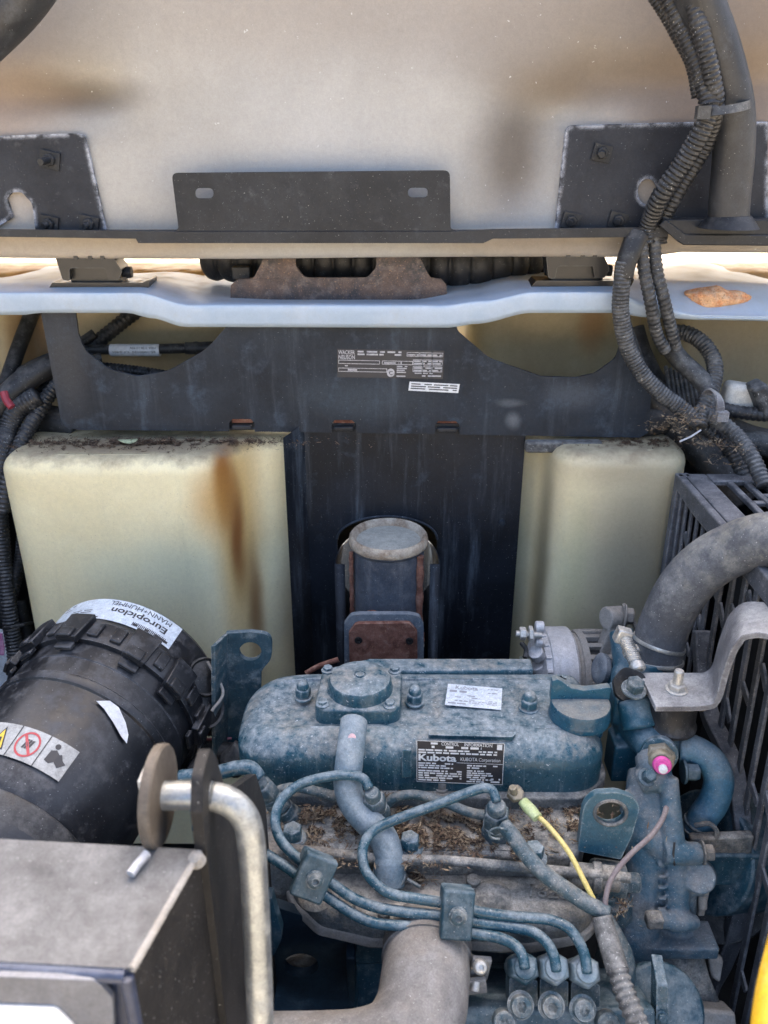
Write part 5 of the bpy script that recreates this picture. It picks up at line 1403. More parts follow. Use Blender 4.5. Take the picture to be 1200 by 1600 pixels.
# heavier rib that follows the opening, and the outer frame
build(MB().box((GX + 0.006, YB - 0.004, (GT+0.5)/2), (0.02, 0.016, GT-0.5)), 'rear_post', M['guard'], gd, bevel=0.002)
mb = MB().prism([Vector((GX-0.004, a, b)) for a, b in ((YB, GT), (YB, GT-0.020), (YB-0.10, GT-0.030), (0.45, GT-0.034), (0.45, GT))], (0.012, 0, 0))
build(mb, 'top_rail', M['guard'], gd, bevel=0.003, seg=3)
# slotted top face
def tbar(x0, x1, y0, y1, nm='top_bar', rot=None):
    return build(MB().box(((x0+x1)/2, (y0+y1)/2, GT - 0.004), (x1-x0, y1-y0, 0.008)), nm, M['guard'], gd, bevel=0.0018)
tbar(GX+0.0085, GX+0.040, 0.45, YB); tbar(GX+0.041, 0.80, YB-0.030, YB, 'top_border')
x = GX + 0.062; k = 0
while x < 0.80:
    tbar(x, x + 0.0085, 0.45, YB-0.031)
    yy = YB - 0.105 + (0.025 if k % 2 else 0)
    while yy > 0.5:
        build(MB().box((x + 0.0165, yy, GT-0.004), (0.0155, 0.010, 0.0065)), 'cross_tie', M['guard'], gd, bevel=0.0014); yy -= 0.085
    x += 0.0245; k += 1
# dark core behind the guard
rd = one(MB().box((GX + 0.24, 0.80, 0.80), (0.30, 0.66, 0.56)), 'radiator', M['void'], 'dark radiator core seen through the slots of the fan guard', 'radiator', bevel=0.004)

# ================================================================== AIR FILTER
afar, anear = Vector((-0.368, 0.985, 0.892)), Vector((-0.440, 0.70, 0.850))
AX = (afar - anear).normalized()
af = thing('air_filter', anear - Vector((0, 0, 0.1)), 'black plastic air filter canister with a clipped end cap and a white label band', 'air filter')
Lf = (afar - anear).length
fr_ = 0.126
mb = MB()
mb.lathe([(0.0, -0.12), (0.070, -0.12), (0.074, -0.08), (0.080, -0.045), (0.096, -0.035), (0.104, -0.020), (0.106, 0.02), (0.112, 0.030), (0.116, 0.06), (fr_-0.006, 0.075), (fr_-0.004, 0.10), (fr_-0.002, 0.17),
          (fr_+0.001, 0.172), (fr_+0.003, 0.178), (fr_+0.003, 0.182), (fr_-0.001, 0.186), (fr_, 0.21), (fr_+0.0, 0.212), (fr_-0.001, 0.2125), (fr_+0.0, 0.214), (fr_+0.001, Lf-0.04)], anear, AX, 96)
build(mb, 'canister', M['plastic'], af, sharp=28)
ua, wa, _ = basis(AX)
def ring_pt(phi, r, h):          # phi measured from straight up, clockwise seen from the near end
    up_ = (Vector((0,0,1)) - AX*AX.z).normalized(); rt = AX.cross(up_)
    return anear + AX*h + up_*(math.cos(phi)*r) + rt*(math.sin(phi)*r)
H0 = Lf - 0.055
mb = MB().lathe([(fr_+0.001, H0-0.004), (fr_+0.007, H0-0.003), (fr_+0.009, H0+0.004), (fr_+0.009, H0+0.030), (fr_+0.007, H0+0.033), (fr_+0.004, H0+0.040), (fr_+0.003, H0+0.083), (fr_-0.004, H0+0.092), (fr_-0.02, H0+0.096), (0, H0+0.098)], anear, AX, 96)
capo = build(mb, 'end_cap', M['plastic'], af, sharp=30)
def clipblock(phi, w, r0, r1, h0, h1, name, m='plastic', parent=None, bev=0.0015, taper=1.0):
    n = 5; mb = MB(); vs_ = []
    for hh, rr0, rr1, ww in ((h0, r0, r1, w*taper), (h1, r0, r1*0.998, w)):
        for i in range(n):
            a = phi + ww*(i/(n-1)-0.5)
            vs_.append(ring_pt(a, rr0, hh)); vs_.append(ring_pt(a, rr1, hh))
    fs = []
    for i in range(n-1):
        a = 2*i; b = a + 2*n
        fs += [(a+1, a+3, b+3, b+1), (a, b, b+2, a+2), (a, a+2, a+3, a+1), (b, b+1, b+3, b+2)]
    fs += [(0, 1, 2*n+1, 2*n), (2*n-2, 4*n-2, 4*n-1, 2*n-1)]
    mb.add(vs_, fs)
    return build(mb, name, M[m], parent or capo, bevel=bev, sharp=30)
# ribs and clips round the ring
for k in range(-7, 12):
    phi = R(k*13.5 + 4)
    clipblock(phi, R(6.5), fr_+0.006, fr_+0.0135, H0+0.002, H0+0.026, 'ring_rib')
for deg in (-62, -37, -8, 31, 58, 92, 128):
    phi = R(deg)
    c = clipblock(phi, R(15), fr_+0.008, fr_+0.019, H0-0.012, H0+0.034, 'latch_clip', parent=af, taper=0.86)
    clipblock(phi, R(8), fr_+0.017, fr_+0.0225, H0-0.014, H0+0.002, 'clip_toe', parent=c)
    clipblock(phi, R(11), fr_+0.004, fr_+0.010, H0-0.024, H0-0.012, 'clip_hook', parent=c)
# valve knob on the right of the ring: rounded rubber lobes
for deg, hh in ((72, H0+0.052), (88, H0+0.030)):
    p = ring_pt(R(deg), fr_+0.012, hh)
    d_ = (p - (anear + AX*hh)).normalized()
    mb = MB().lathe([(0.026, -0.02), (0.027, -0.002), (0.025, 0.003), (0.022, 0.001), (0.012, 0.004), (0, 0.006)], p, (d_ + Vector((0, -0.6, 0.5))).normalized(), 30)
    build(mb, 'dust_valve', M['rubber'], af)
for i in range(1):
    a0 = ring_pt(R(66+i*9), fr_+0.016, H0+0.066); a1 = ring_pt(R(80+i*9), fr_+0.034, H0+0.045); a2 = ring_pt(R(84+i*10), fr_+0.026, H0+0.018)
    build(MB().tube(spline([a0, a1, a2], 0.004), 0.0022, 8), 'wire_bail', M['aludirt'], af)
# white label wrapped over the cap's shoulder; its print stands upside down to us
PH0, PH1 = R(-47), R(44)
def lfn(x, y, l):             # x from 0 (right end) to 1 (left end): reads upside down from the near side
    phi = PH1 + (PH0-PH1)*x
    r = fr_ + 0.0048 + l
    return ring_pt(phi, r, H0 + 0.083 - 0.042*y)
L = Label2D(lfn)
L.rect(0, 0, 1, 1, 0, 0.0002, 40)
# mirrored reading direction handled by x running leftwards and y towards the viewer
L.text('Europiclon', 0.07, 0.40, 0.34, 1, 0.0006, 0.02, 0.40)
L.text('MANN+HUMMEL', 0.07, 0.08, 0.27, 1, 0.0006, 0.0, 0.44)
rnd = random.Random(21)
for a in ((0.03,0.78,0.28,0.94,1),(0.60,0.66,0.74,0.72,1),(0.60,0.56,0.76,0.62,1),(0.52,0.88,0.70,0.95,1),(0.82,0.30,0.97,0.38,1),(0.80,0.10,0.98,0.20,1),(0.90,0.70,0.98,0.76,1)):
    L.lines(*a[:4], a[4], 1, 0.0006, rnd, 0.9, 0.6)
for i in range(22): L.rect(0.05+i*0.011, 0.76, 0.05+i*0.011+0.005, 0.93, 1, 0.0007)
build(L.mb, 'label_band', [M['paper'], M['ink']], af, label='white label band with black print, upside down to the viewer')
# warning label on the near part of the canister, chipped paint patch, small star chip
def sfn(x, y, l):
    phi = R(-46) + x*R(60) 
    h = 0.088 + 0.040*y
    r = 0.1065 + (0.111-0.1065)*y + 0.0014 + l
    return ring_pt(phi, r, h)
def chip(pts, h0, dphi0, name, m, lift=0.0012, label=None, rr=fr_):
    mb = MB(); n = len(pts)
    mb.add([ring_pt(R(dphi0 + a), rr + lift, h0 + b) for a, b in pts], [tuple(range(n))])
    return build(mb, name, m, af, label=label)
L = Label2D(lambda x, y, l: ring_pt(R(-14) + x*R(51), 0.1185 + 0.0050*y + l, 0.058 + 0.040*y - 0.004*x))
L.rect(0, 0, 1, 1, 0, 0.0004, 18)
for x in (0.335, 0.665): L.rect(x, 0, x+0.012, 1, 1, 0.0008)
cx_, cy_ = 0.17, 0.5
L.poly([(0.06, 0.14), (0.28, 0.14), (0.17, 0.88)], 2, 0.0008)
L.poly([(0.075, 0.17), (0.265, 0.17), (0.17, 0.81)][::-1] if False else [(0.085, 0.19), (0.255, 0.19), (0.17, 0.78)], 3, 0.001)
L.poly([(0.13, 0.28), (0.21, 0.28), (0.19, 0.52), (0.15, 0.52)], 1, 0.0012)
def ringp(cx, cy, rx, ry, w, m, l):
    n = 28
    for i in range(n):
        a, b = 2*math.pi*i/n, 2*math.pi*(i+1)/n
        L.poly([(cx+rx*math.cos(a), cy+ry*math.sin(a)), (cx+rx*math.cos(b), cy+ry*math.sin(b)), (cx+rx*(1-w)*math.cos(b), cy+ry*(1-w)*math.sin(b)), (cx+rx*(1-w)*math.cos(a), cy+ry*(1-w)*math.sin(a))], m, l)
ringp(0.50, 0.5, 0.13, 0.40, 0.16, 4, 0.0009)
L.poly([(0.415, 0.74), (0.435, 0.80), (0.585, 0.26), (0.565, 0.20)], 4, 0.0010)
for i in range(3): L.poly([(0.45+i*0.03, 0.36), (0.475+i*0.03, 0.36), (0.50+i*0.03, 0.66), (0.475+i*0.03, 0.66)], 1, 0.0007)
L.poly([(0.79+0.03*math.cos(t*math.pi/7), 0.80+0.085*math.sin(t*math.pi/7)) for t in range(14)], 1, 0.0008)
L.poly([(0.74, 0.30), (0.80, 0.26), (0.86, 0.42), (0.86, 0.60), (0.80, 0.70), (0.75, 0.62)], 1, 0.0008)
L.poly([(0.84, 0.36), (0.90, 0.26), (0.96, 0.46), (0.91, 0.52), (0.87, 0.66), (0.84, 0.58)], 1, 0.0009)
build(L.mb, 'warning_label', [M['papdull'], M['ink'], M['ink'], M['yellowp'], M['redp']], af, label='white three-panel warning label with a yellow triangle, a red prohibition ring and a reading figure')
chip([(0, 0.0), (6, 0.010), (12, 0.009), (20, -0.002), (25, -0.012), (27, -0.022), (22, -0.020), (14, -0.012), (6, -0.004)], 0.160, 28, 'scuff_patch', M['white'], 0.0016, 'white scuffed patch worn into the black plastic')
chip([(0, 0), (2.5, 0.003), (4, 0.012), (5, 0.003), (9, -0.001), (4, -0.003)], H0+0.010, -28, 'sticker_scrap', M['white'], 0.0102)
# outlet collar at the near end
mb = MB().lathe([(0.084, -0.05), (0.088, -0.046), (0.090, -0.034), (0.098, -0.028), (0.111, 0.016), (0.1105, 0.022), (0.108, 0.024)], anear + AX*0.0, AX, 72)
build(mb, 'inlet_collar', M['rubberd'] if False else M['rubber'], af)

# ================================================================== LATCH BOX IN FRONT
BZ = 1.141
lb = thing('latch_box', P(150, 1500, z=BZ) - Vector((0, 0, 0.25)), 'grey dusty sheet steel box with a grey lamp panel, nearest the camera', 'box')
def bz(u, v): 
    p = P(u, v, z=BZ); return (p.x, p.y)
out = [bz(*q) for q in [(-260, 1296), (313, 1327), (206, 1514), (-260, 1488)]]
mb = MB().prism([Vector((a, b, BZ)) for a, b in out], (0, 0, -0.002))
build(mb, 'lid', M['boxtop'], lb, bevel=0.0006)
A0, B0, C0, D0 = [Vector((a, b, BZ-0.0022)) for a, b in out]
mb = MB().prism([B0, C0, C0 + Vector((0.004, 0, -0.4)), B0 + Vector((0, 0, -0.4))], (-0.002, 0, 0))
build(mb, 'right_side', M['boxside'], lb, bevel=0.0006)
mb = MB().tube([B0 + (C0-B0)*(i/24) + Vector((0.0, 0, 0.0015 + 0.0006*noise.noise(Vector((i*0.9, 0, 0))))) for i in range(25)], 0.0026, 8)
build(mb, 'weld_bead', M['aludirt'], lb)
fn_ = Vector((0, -1, 0))
f_l, f_r = D0, C0
mb = MB().prism([f_l, f_r, f_r + Vector((0, 0, -0.30)), f_l + Vector((0, 0, -0.30))], (0, 0.002, 0))
build(mb, 'front_side', M['navy'], lb, bevel=0.001)
mb = MB().tube([f_l + Vector((0, -0.002, -0.002)), f_r + Vector((-0.004, -0.002, -0.002))], 0.0042, 12).tube([f_r + Vector((-0.003, -0.002, -0.002)), f_r + Vector((-0.003, -0.002, -0.3))], 0.0042, 12)
build(mb, 'edge_trim', M['navy'], lb)
Y0 = f_r.y - 0.006
def lf(u, v): return P(u, v, y=Y0)
out = rp([(-260, 1516, 0), (150, 1532, 26), (176, 1560, 14), (182, 1700, 0), (-260, 1700, 0)], 8)
build(MB().prism([lf(*q) for q in out], (0, 0.004, 0)), 'lamp_panel', M['lens'], lb, bevel=0.0015, seg=3)
out = rp([(-260, 1563, 0), (88, 1574, 20), (116, 1602, 14), (118, 1700, 0), (-260, 1700, 0)], 8)
build(MB().prism([P(u, v, y=Y0-0.0012) for u, v in out], (0, 0.001, 0)), 'white_decal', M['white'], lb)
one(MB().tube([P(230, 1334, z=BZ+0.006), P(214, 1352, z=BZ+0.005), P(204, 1366, z=BZ+0.004)], 0.0032, 10), 'bent_pin', M['alu'], 'short pale pin lying on the grey box under the washer', 'pin')
# upright latch plate
PX = -0.1255
def px_(u, v): return P(u, v, x=PX)
out = rp([(309, 1176, 8), (318, 1160, 8), (331, 1166, 6), (332, 1250, 6), (365, 1300, 8), (400, 1420, 0), (425, 1640, 0), (425, 1760, 0), (300, 1760, 0), (318, 1540, 0), (318, 1370, 0)], 5)
fy = P(316, 1400, x=PX).y
oo = []
top = P(320, 1160, x=PX)
yf = 0.440
def pz_(y, z): return Vector((PX, y, z))
yr = yf + 0.030
zr = P(300, 1243, y=yr).z
prof = rp([(yf+0.012, zr+0.034, 0.008), (yf+0.040, zr+0.036, 0.010), (yf+0.056, zr+0.012, 0.01), (yf+0.075, zr-0.040, 0.02), (yf+0.20, zr-0.13, 0.02), (yf+0.24, zr-0.21, 0), (yf+0.24, 0.70, 0), (yf, 0.70, 0), (yf, zr+0.012, 0.008)], 5)
lp = thing('latch_plate', pz_(yf+0.1, 0.70), 'upright dark steel plate with a rounded tip that carries the bent rod', 'plate')
hole = [(yr + 0.0112*math.cos(2*math.pi*i/20), zr + 0.0112*math.sin(2*math.pi*i/20)) for i in range(20)]
mb = MB().prism([pz_(a, b) for a, b in prof], (-0.0082, 0, 0), [[pz_(a, b) for a, b in hole]])
build(mb, 'plate_body', M['boxside'], lp, bevel=0.001)
wb_ = P(322, 1378, x=PX)
mb = MB().lathe([(0.006, -0.004), (0.005, 0.003), (0.002, 0.005), (0, 0.006)], Vector((PX-0.006, C0.y + 0.085, BZ)), (-0.2, -0.2, 1), 14)
build(mb, 'weld_bead', M['aludirt'], lp)
# rod
rod = thing('latch_rod', (PX, yr, 0.75), 'thick bright steel rod bent at a right angle, passing through the dark plate', 'rod')
x0 = P(250, 1243, y=yr).x; xb_ = P(388, 1243, y=yr).x
pts = [Vector((x0-0.012, yr, zr)), Vector((PX, yr, zr)), Vector((xb_-0.030, yr, zr)), Vector((xb_-0.016, yr-0.001, zr-0.0035)), Vector((xb_-0.005, yr-0.003, zr-0.014)), Vector((xb_, yr-0.006, zr-0.032))]
pts += [Vector((xb_+0.002, yr-0.016, zr-0.08)), Vector((xb_+0.003, yr-0.035, zr-0.16)), Vector((xb_+0.003, yr-0.06, zr-0.26)), Vector((xb_+0.003, yr-0.09, zr-0.40))]
build(MB().tube(resample(spline(pts, 0.003), 0.003), 0.0104, 32), 'bent_rod', M['steelb'], rod, sharp=None)
wc = Vector((P(247, 1243, y=yr).x, yr, zr))
wax = Vector((1, -0.03, 0)).normalized()
wx = thing('round_washer', wc - Vector((0, 0, 0.037)), 'big brown-grey fibre washer on the end of the bent rod', 'washer')
mb = MB().lathe([(0.0107, -0.004), (0.0345, -0.004), (0.0365, -0.003), (0.037, 0.0), (0.037, 0.003), (0.0355, 0.0045), (0.0107, 0.0045)], wc, -wax if False else wax, 56)
build(mb, 'washer_disc', M['brown'], wx, sharp=35)
mb = MB().box(wc - wax*0.0085, (0.0045, 0.016, 0.040), Matrix.Rotation(math.atan2(wax.y, wax.x), 4, 'Z'))
one(mb, 'retaining_clip', M['ivory'], 'small white clip pressed against the outer face of the brown washer', 'clip', bevel=0.0012)

# ================================================================== AIR ELBOW AT THE BOTTOM
el = thing('intake_elbow', P(650, 1600, d=.80), 'dusty grey elbow pipe with a screw clamp at the bottom middle', 'pipe')
pts = [(668, 1462, .905), (667, 1490, .880), (664, 1530, .852), (655, 1585, .825), (625, 1636, .800), (570, 1660, .790), (500, 1666, .785), (440, 1667, .785), (350, 1667, .79), (230, 1664, .80)]
er = 0.0455
build(MB().tube(path(pts, 0.006, 0.005), er, 48, rf=lambda L, t: 1.0), 'elbow', M['pipegrey'], el, sharp=None)
w = path(pts, 0.006, 0.005)
build(MB().tube([w[0] - (w[1]-w[0])*6, w[1]], er*0.93, 40), 'inner_pipe', M['aludirt'], el)
k = 5; pc, tn = w[k], (w[k+1]-w[k-1]).normalized()
build(MB().lathe([(er+0.0002, -0.010), (er+0.0020, -0.010), (er+0.0012, 0), (er+0.0020, 0.010), (er+0.0002, 0.010)], pc, tn, 64), 'clamp_band', M['pipegrey'], el)
cb_ = P(750, 1512, d=.865)
mb = MB().box(cb_, (0.020, 0.006, 0.030), Matrix.Rotation(0.12, 4, 'Y')).box(P(742, 1540, d=.86), (0.024, 0.006, 0.020), Matrix.Rotation(-0.15, 4, 'Y')).box(P(733, 1500, d=.875), (0.022, 0.008, 0.012), Matrix.Rotation(0.7, 4, 'Y'))
build(mb, 'clamp_ear', M['aludirt'], el, bevel=0.0012)
mb = MB().lathe([(0.0078, 0), (0.0078, 0.003), (0.006, 0.006), (0.003, 0.007), (0.003, 0.004), (0, 0.004)], P(750, 1510, d=.855), (0.1, -0.75, 0.65), 20)
mb.cyl(P(744, 1532, d=.858), P(741, 1548, d=.855), 0.0058, n=16)
build(mb, 'clamp_screw', M['steel'], el, bevel=0.0005)

# ================================================================== CONDUITS, HOSES, WIRES
def corr(pitch=0.0062, depth=0.13):
    return lambda L, t: 1.0 - depth*(0.5 + 0.5*math.cos(2*math.pi*L/pitch))
def conduit(pts, r, label, pitch=0.0062, depth=0.13, m='rubberd', group=None, name='corrugated_conduit', n=16):
    mb = MB().tube(path(pts, 0.004, pitch/6.0), r, n, rf=corr(pitch, depth))
    return one(mb, name, M[m], label, 'conduit', group, sharp=None)
def smooth_hose(pts, r, label, m='rubber', name='rubber_hose', cat='hose', n=18, rf=None):
    return one(MB().tube(path(pts, 0.005, 0.004), r, n, rf=rf), name, M[m], label, cat, sharp=None)
M['conduit'] = mat('conduit_plastic', (0.020, 0.022, 0.025), (0.05, 0.052, 0.055), rough=0.5, dust=(0.20, 0.205, 0.205), amount=0.05, up=0.45, con=3.0, s2=60, speck=0.4, bump=0.3)
M['conduitb'] = mat('conduit_black', (0.010, 0.011, 0.013), (0.022, 0.023, 0.026), rough=0.42, dust=(0.15, 0.155, 0.16), amount=-0.12, up=0.35, con=2.6, s2=60, speck=0.4, bump=0.3)
# loom down the right of the hood
dh = 1.29
conduit(ypath([(1020, -60, 1.20), (1045, -5, 1.19), (1075, 60, 1.18), (1098, 120, 1.165), (1108, 165, 1.155), (1098, 200, 1.155), (1070, 250, 1.17), (1035, 302, 1.185), (1014, 350, 1.215), (1010, 378, 1.22)]), 0.0133, 'ribbed black conduit running down the hood beside the guard tube, top run of the loom', m='conduitb')
conduit(ypath([(1060, -60, 1.165), (1080, -5, 1.16), (1098, 60, 1.15), (1112, 120, 1.15), (1118, 165, 1.16), (1108, 215, 1.185), (1082, 262, 1.20), (1052, 312, 1.21), (1034, 352, 1.222), (1030, 380, 1.225)]), 0.0112, 'second ribbed conduit tucked between the loom and the guard tube', m='conduitb')
conduit(ypath([(1000, -40, 1.23), (1040, 20, 1.22), (1062, 60, 1.21), (1082, 100, 1.20), (1092, 150, 1.19)]), 0.0095, 'thin ribbed conduit at the upper left of the loom', m='conduitb', pitch=0.005)
tie = [Vector(P(1132 + 40*math.cos(a), 168 - 6*math.cos(a) + 4*math.sin(a), y=1.165 - 0.038*math.sin(a))) for a in [2*math.pi*i/30 for i in range(31)]]
one(MB().ribbon(tie, (0, 0.3, 1), 0.010, 0.002).box(P(1098, 176, y=1.135), (0.016, 0.012, 0.015)), 'cable_tie', M['conduit'], 'dusty cable tie round the loom and the guard tube', 'cable tie')
conduit(ypath([(976, 408, 1.20), (971, 450, 1.20), (970, 490, 1.205), (980, 540, 1.21), (1002, 582, 1.21), (1030, 612, 1.205), (1062, 636, 1.20), (1092, 660, 1.19)]), 0.0125, 'thick grey ribbed conduit hanging in front of the cross bracket', pitch=0.0052, depth=0.09, m='conduit')
mb = MB().tube(path(ypath([(996, 366, 1.215), (986, 390, 1.205), (977, 415, 1.20), (974, 436, 1.20)])), 0.0165, 18, flat=0.85, rf=lambda L, t: 1.0 - 0.16*t)
one(mb, 'tape_wrap', M['rubber'], 'black tape wrapped round the top of the grey conduit', 'tape', sharp=None)
conduit(ypath([(1002, 368, 1.215), (1006, 420, 1.21), (1016, 470, 1.205), (1026, 520, 1.22), (1040, 548, 1.23)]), 0.0092, 'split ribbed conduit, left one of the pair below the hood', pitch=0.0075, m='conduit')
conduit(ypath([(1022, 368, 1.22), (1026, 420, 1.215), (1038, 470, 1.21), (1050, 520, 1.225), (1056, 545, 1.235)]), 0.0092, 'ribbed conduit, right one of the pair below the hood', pitch=0.0075, m='conduit')
smooth_hose([(1042, 535, 1.285), (1062, 562, 1.275), (1090, 588, 1.265), (1108, 612, 1.255), (1100, 650, 1.25)], 0.0145, 'grey taped hose crossing above the knot of looms', m='conduit', name='taped_hose')
conduit([(1045, 522, 1.30), (1070, 520, 1.29), (1098, 536, 1.275), (1116, 566, 1.265), (1114, 602, 1.255), (1098, 636, 1.245), (1092, 665, 1.24)], 0.0125, 'ribbed conduit bent in a tight loop at the right', pitch=0.0058, m='conduit')
conduit([(1105, 625, 1.27), (1135, 640, 1.265), (1170, 646, 1.26), (1215, 650, 1.26), (1260, 655, 1.26)], 0.0108, 'ribbed conduit leaving to the right edge', pitch=0.0085, m='conduitb')
conduit([(1085, 640, 1.245), (1118, 655, 1.24), (1150, 680, 1.23), (1175, 715, 1.21), (1195, 760, 1.19)], 0.0122, 'pale dusty conduit descending to the fan guard corner', pitch=0.0068, m='conduit')
conduit([(1080, 660, 1.27), (1110, 675, 1.265), (1140, 700, 1.26), (1160, 740, 1.25), (1168, 770, 1.25)], 0.0115, 'shaded conduit behind the pale dusty one', pitch=0.0068, m='conduitb')
smooth_hose([(1005, 610, 1.34), (1040, 640, 1.335), (1080, 680, 1.33), (1120, 730, 1.32), (1150, 790, 1.32)], 0.030, 'thick black hose under the knot of looms', m='rubber')
smooth_hose([(1000, 660, 1.33), (1050, 655, 1.33), (1120, 668, 1.33), (1180, 690, 1.33), (1260, 700, 1.33)], 0.024, 'dusty black hose lying under the ribbed conduits', m='rubber')
smooth_hose([(1130, 700, 1.30), (1170, 690, 1.30), (1220, 700, 1.30)], 0.018, 'grey hose end at the right edge below the plugs', m='conduit')
smooth_hose([(985, 515, 1.36), (1000, 560, 1.36), (1030, 610, 1.36), (1090, 640, 1.36)], 0.022, 'black hose in the shadow behind the grey conduit', m='rubber')
mb = MB()
for i in range(9):
    mb.tube([P(1040 + i*7, 572 + i*3, d=1.33), P(1050 + i*7.5, 640 + i*2, d=1.32)], 0.0035, 6)
one(mb, 'wire_bundle', M['conduit'], 'flat bundle of thin grey leads between the conduits', 'wires')
mb = MB().box(P(1155, 618, d=1.28), (0.052, 0.035, 0.040), Matrix.Rotation(0.15, 4, 'Y'))
one(mb, 'plug', M['ivory'], 'cream plug at the right edge above the ribbed conduit', 'plug', bevel=0.010, seg=4)
mb = MB().box(P(1188, 622, d=1.26), (0.024, 0.04, 0.052), Matrix.Rotation(-0.5, 4, 'Y'))
one(mb, 'plug', M['conduit'], 'grey plug at the right edge next to the cream one', 'plug', bevel=0.006, seg=3)
tie = [P(1112 + 17*math.cos(a)*0.8, 636 + 26*math.sin(a), d=1.235 - 0.028*math.cos(a + 0.4)) for a in [2*math.pi*i/28 for i in range(29)]]
one(MB().ribbon(tie, (1, 0.2, -0.6), 0.012, 0.003).box(P(1128, 650, d=1.215), (0.016, 0.012, 0.014)), 'cable_tie', M['strap'], 'broad grey cable tie round the knot of conduits', 'cable tie')
one(MB().tube([P(1095, 672, d=1.19), P(1080, 682, d=1.185), P(1062, 690, d=1.18)], 0.0014, 6), 'tie_tail', M['alu'], 'thin pale tie end sticking out of the knot of conduits', 'cable tie')
# left side looms
smooth_hose([(58, 470, 1.42), (38, 520, 1.40), (18, 575, 1.38), (-2, 640, 1.36), (-20, 720, 1.35)], 0.0125, 'smooth black hose slanting down from the white panel at the left edge')
conduit([(225, 478, 1.40), (195, 500, 1.40), (160, 528, 1.40), (120, 556, 1.40)], 0.0128, 'ribbed black conduit slanting up behind the left arm of the bracket', pitch=0.0085, m='conduitb')
smooth_hose([(-30, 640, 1.38), (20, 590, 1.38), (70, 562, 1.38), (120, 548, 1.38), (180, 546, 1.375), (250, 545, 1.37), (300, 544, 1.37)], 0.0082, 'smooth black cable carrying a white tag in the left opening', name='tagged_cable', cat='cable')
smooth_hose([(290, 544, 1.37), (310, 544, 1.37), (345, 542, 1.37), (380, 540, 1.375)], 0.0098, 'black cable plug at the right end of the tagged cable', name='cable_plug', cat='plug', rf=lambda L, t: 1.0 + (0.12 if 0.012 < L < 0.022 else 0))
ta, tb2 = P(173, 547, d=1.37), P(250, 547, d=1.37)
tagm = thing('cable_tag', ta, 'white printed tag wrapped round the black cable in the left opening', 'tag')
build(MB().cyl(ta, tb2, 0.0100, n=30), 'tag_sleeve', M['white'], tagm)
tx = (tb2-ta)
def tgf(x, y, l):
    a = R(-40) + (1-y)*R(70)      # upside down print
    c = ta + tx*(1-x)
    r = 0.0101 + l
    return c + Vector((0, -math.cos(a)*r, math.sin(a)*r*-1))
def tgf(x, y, l):
    a = R(45) - y*R(75)
    c = ta + tx*(1-x); r = 0.0101 + l
    return c + Vector((0, -math.cos(a)*r, math.sin(a)*r))
L = Label2D(tgf)
L.text('ES-1000120  CF-6401', 0.06, 0.55, 0.38, 0, 0.0004, 0.0, 0.86)
L.text('MBA 7/30 12 PIN', 0.05, 0.05, 0.38, 0, 0.0004, 0.0, 0.52)
build(L.mb, 'tag_print', M['ink'], tagm)
conduit([(60, 610, 1.36), (90, 585, 1.36), (120, 575, 1.365), (160, 575, 1.38), (210, 580, 1.38), (262, 588, 1.38), (320, 600, 1.38)], 0.0100, 'ribbed conduit lying along the bottom of the left opening', pitch=0.0062, m='conduitb')
conduit([(30, 610, 1.335), (60, 590, 1.335), (85, 577, 1.335), (120, 565, 1.34), (160, 560, 1.35)], 0.0095, 'upper ribbed conduit entering the taped junction at the left', pitch=0.0078, m='conduitb')
smooth_hose([(-10, 650, 1.37), (30, 600, 1.37), (80, 565, 1.37), (120, 540, 1.38), (150, 520, 1.39)], 0.0085, 'black sleeved lead above the taped junction')
conduit([(100, 592, 1.325), (80, 612, 1.32), (62, 640, 1.31), (45, 668, 1.30), (30, 700, 1.29), (14, 740, 1.28), (4, 800, 1.28)], 0.0122, 'fat ribbed conduit bending down over the corner of the left tank', pitch=0.0072, m='conduitb')
conduit([(60, 618, 1.30), (28, 640, 1.30), (14, 668, 1.30), (6, 700, 1.29), (-2, 760, 1.29)], 0.0160, 'taped loom with a torn opening at the left edge', pitch=0.006, depth=0.05, m='conduitb')
mb = MB().tube(path([(110, 560, 1.33), (70, 575, 1.32), (38, 595, 1.31), (5, 625, 1.30), (-15, 660, 1.30)]), 0.0235, 20, flat=0.8, rf=lambda L, t: 0.55 + 0.45*math.sin(math.pi*min(1, 0.15+t*0.8)))
one(mb, 'taped_junction', M['rubber'], 'lump of dusty black tape where the left looms join', 'tape', sharp=None)
one(MB().tube(path([(6, 612, 1.262), (10, 625, 1.262), (20, 638, 1.262)]), 0.006, 8), 'red_lead', M['redwire'], 'bit of red lead showing in the torn tape at the left edge', 'wire')
smooth_hose([(60, 655, 1.36), (90, 660, 1.36), (125, 672, 1.36)], 0.026, 'black hose stub under the left arm of the bracket')
conduit([(-8, 700, 1.33), (-2, 780, 1.34), (4, 860, 1.35), (12, 940, 1.36), (22, 1010, 1.38), (30, 1080, 1.39)], 0.0135, 'ribbed black conduit descending beside the left tank', pitch=0.006, m='conduitb')
conduit([(38, 800, 1.44), (32, 870, 1.42), (24, 910, 1.40), (16, 950, 1.39), (20, 1000, 1.39), (34, 1050, 1.40), (40, 1090, 1.40)], 0.0100, 'thin ribbed conduit curving beside the left tank', pitch=0.0056, m='conduitb')
smooth_hose([(-20, 760, 1.45), (-6, 860, 1.46), (14, 960, 1.47), (40, 1060, 1.48)], 0.018, 'smooth black hose behind the left conduits')
smooth_hose([(30, 940, 1.42), (44, 1000, 1.43), (62, 1060, 1.45)], 0.0110, 'short smooth hose between the thin conduit and the left tank')
one(MB().tube([P(6, 982, d=1.36), P(18, 980, d=1.345), P(36, 976, d=1.36), P(50, 973, d=1.40)], 0.0028, 8), 'cable_tie', M['rubber'], 'black cable tie across the conduits left of the air filter', 'cable tie')
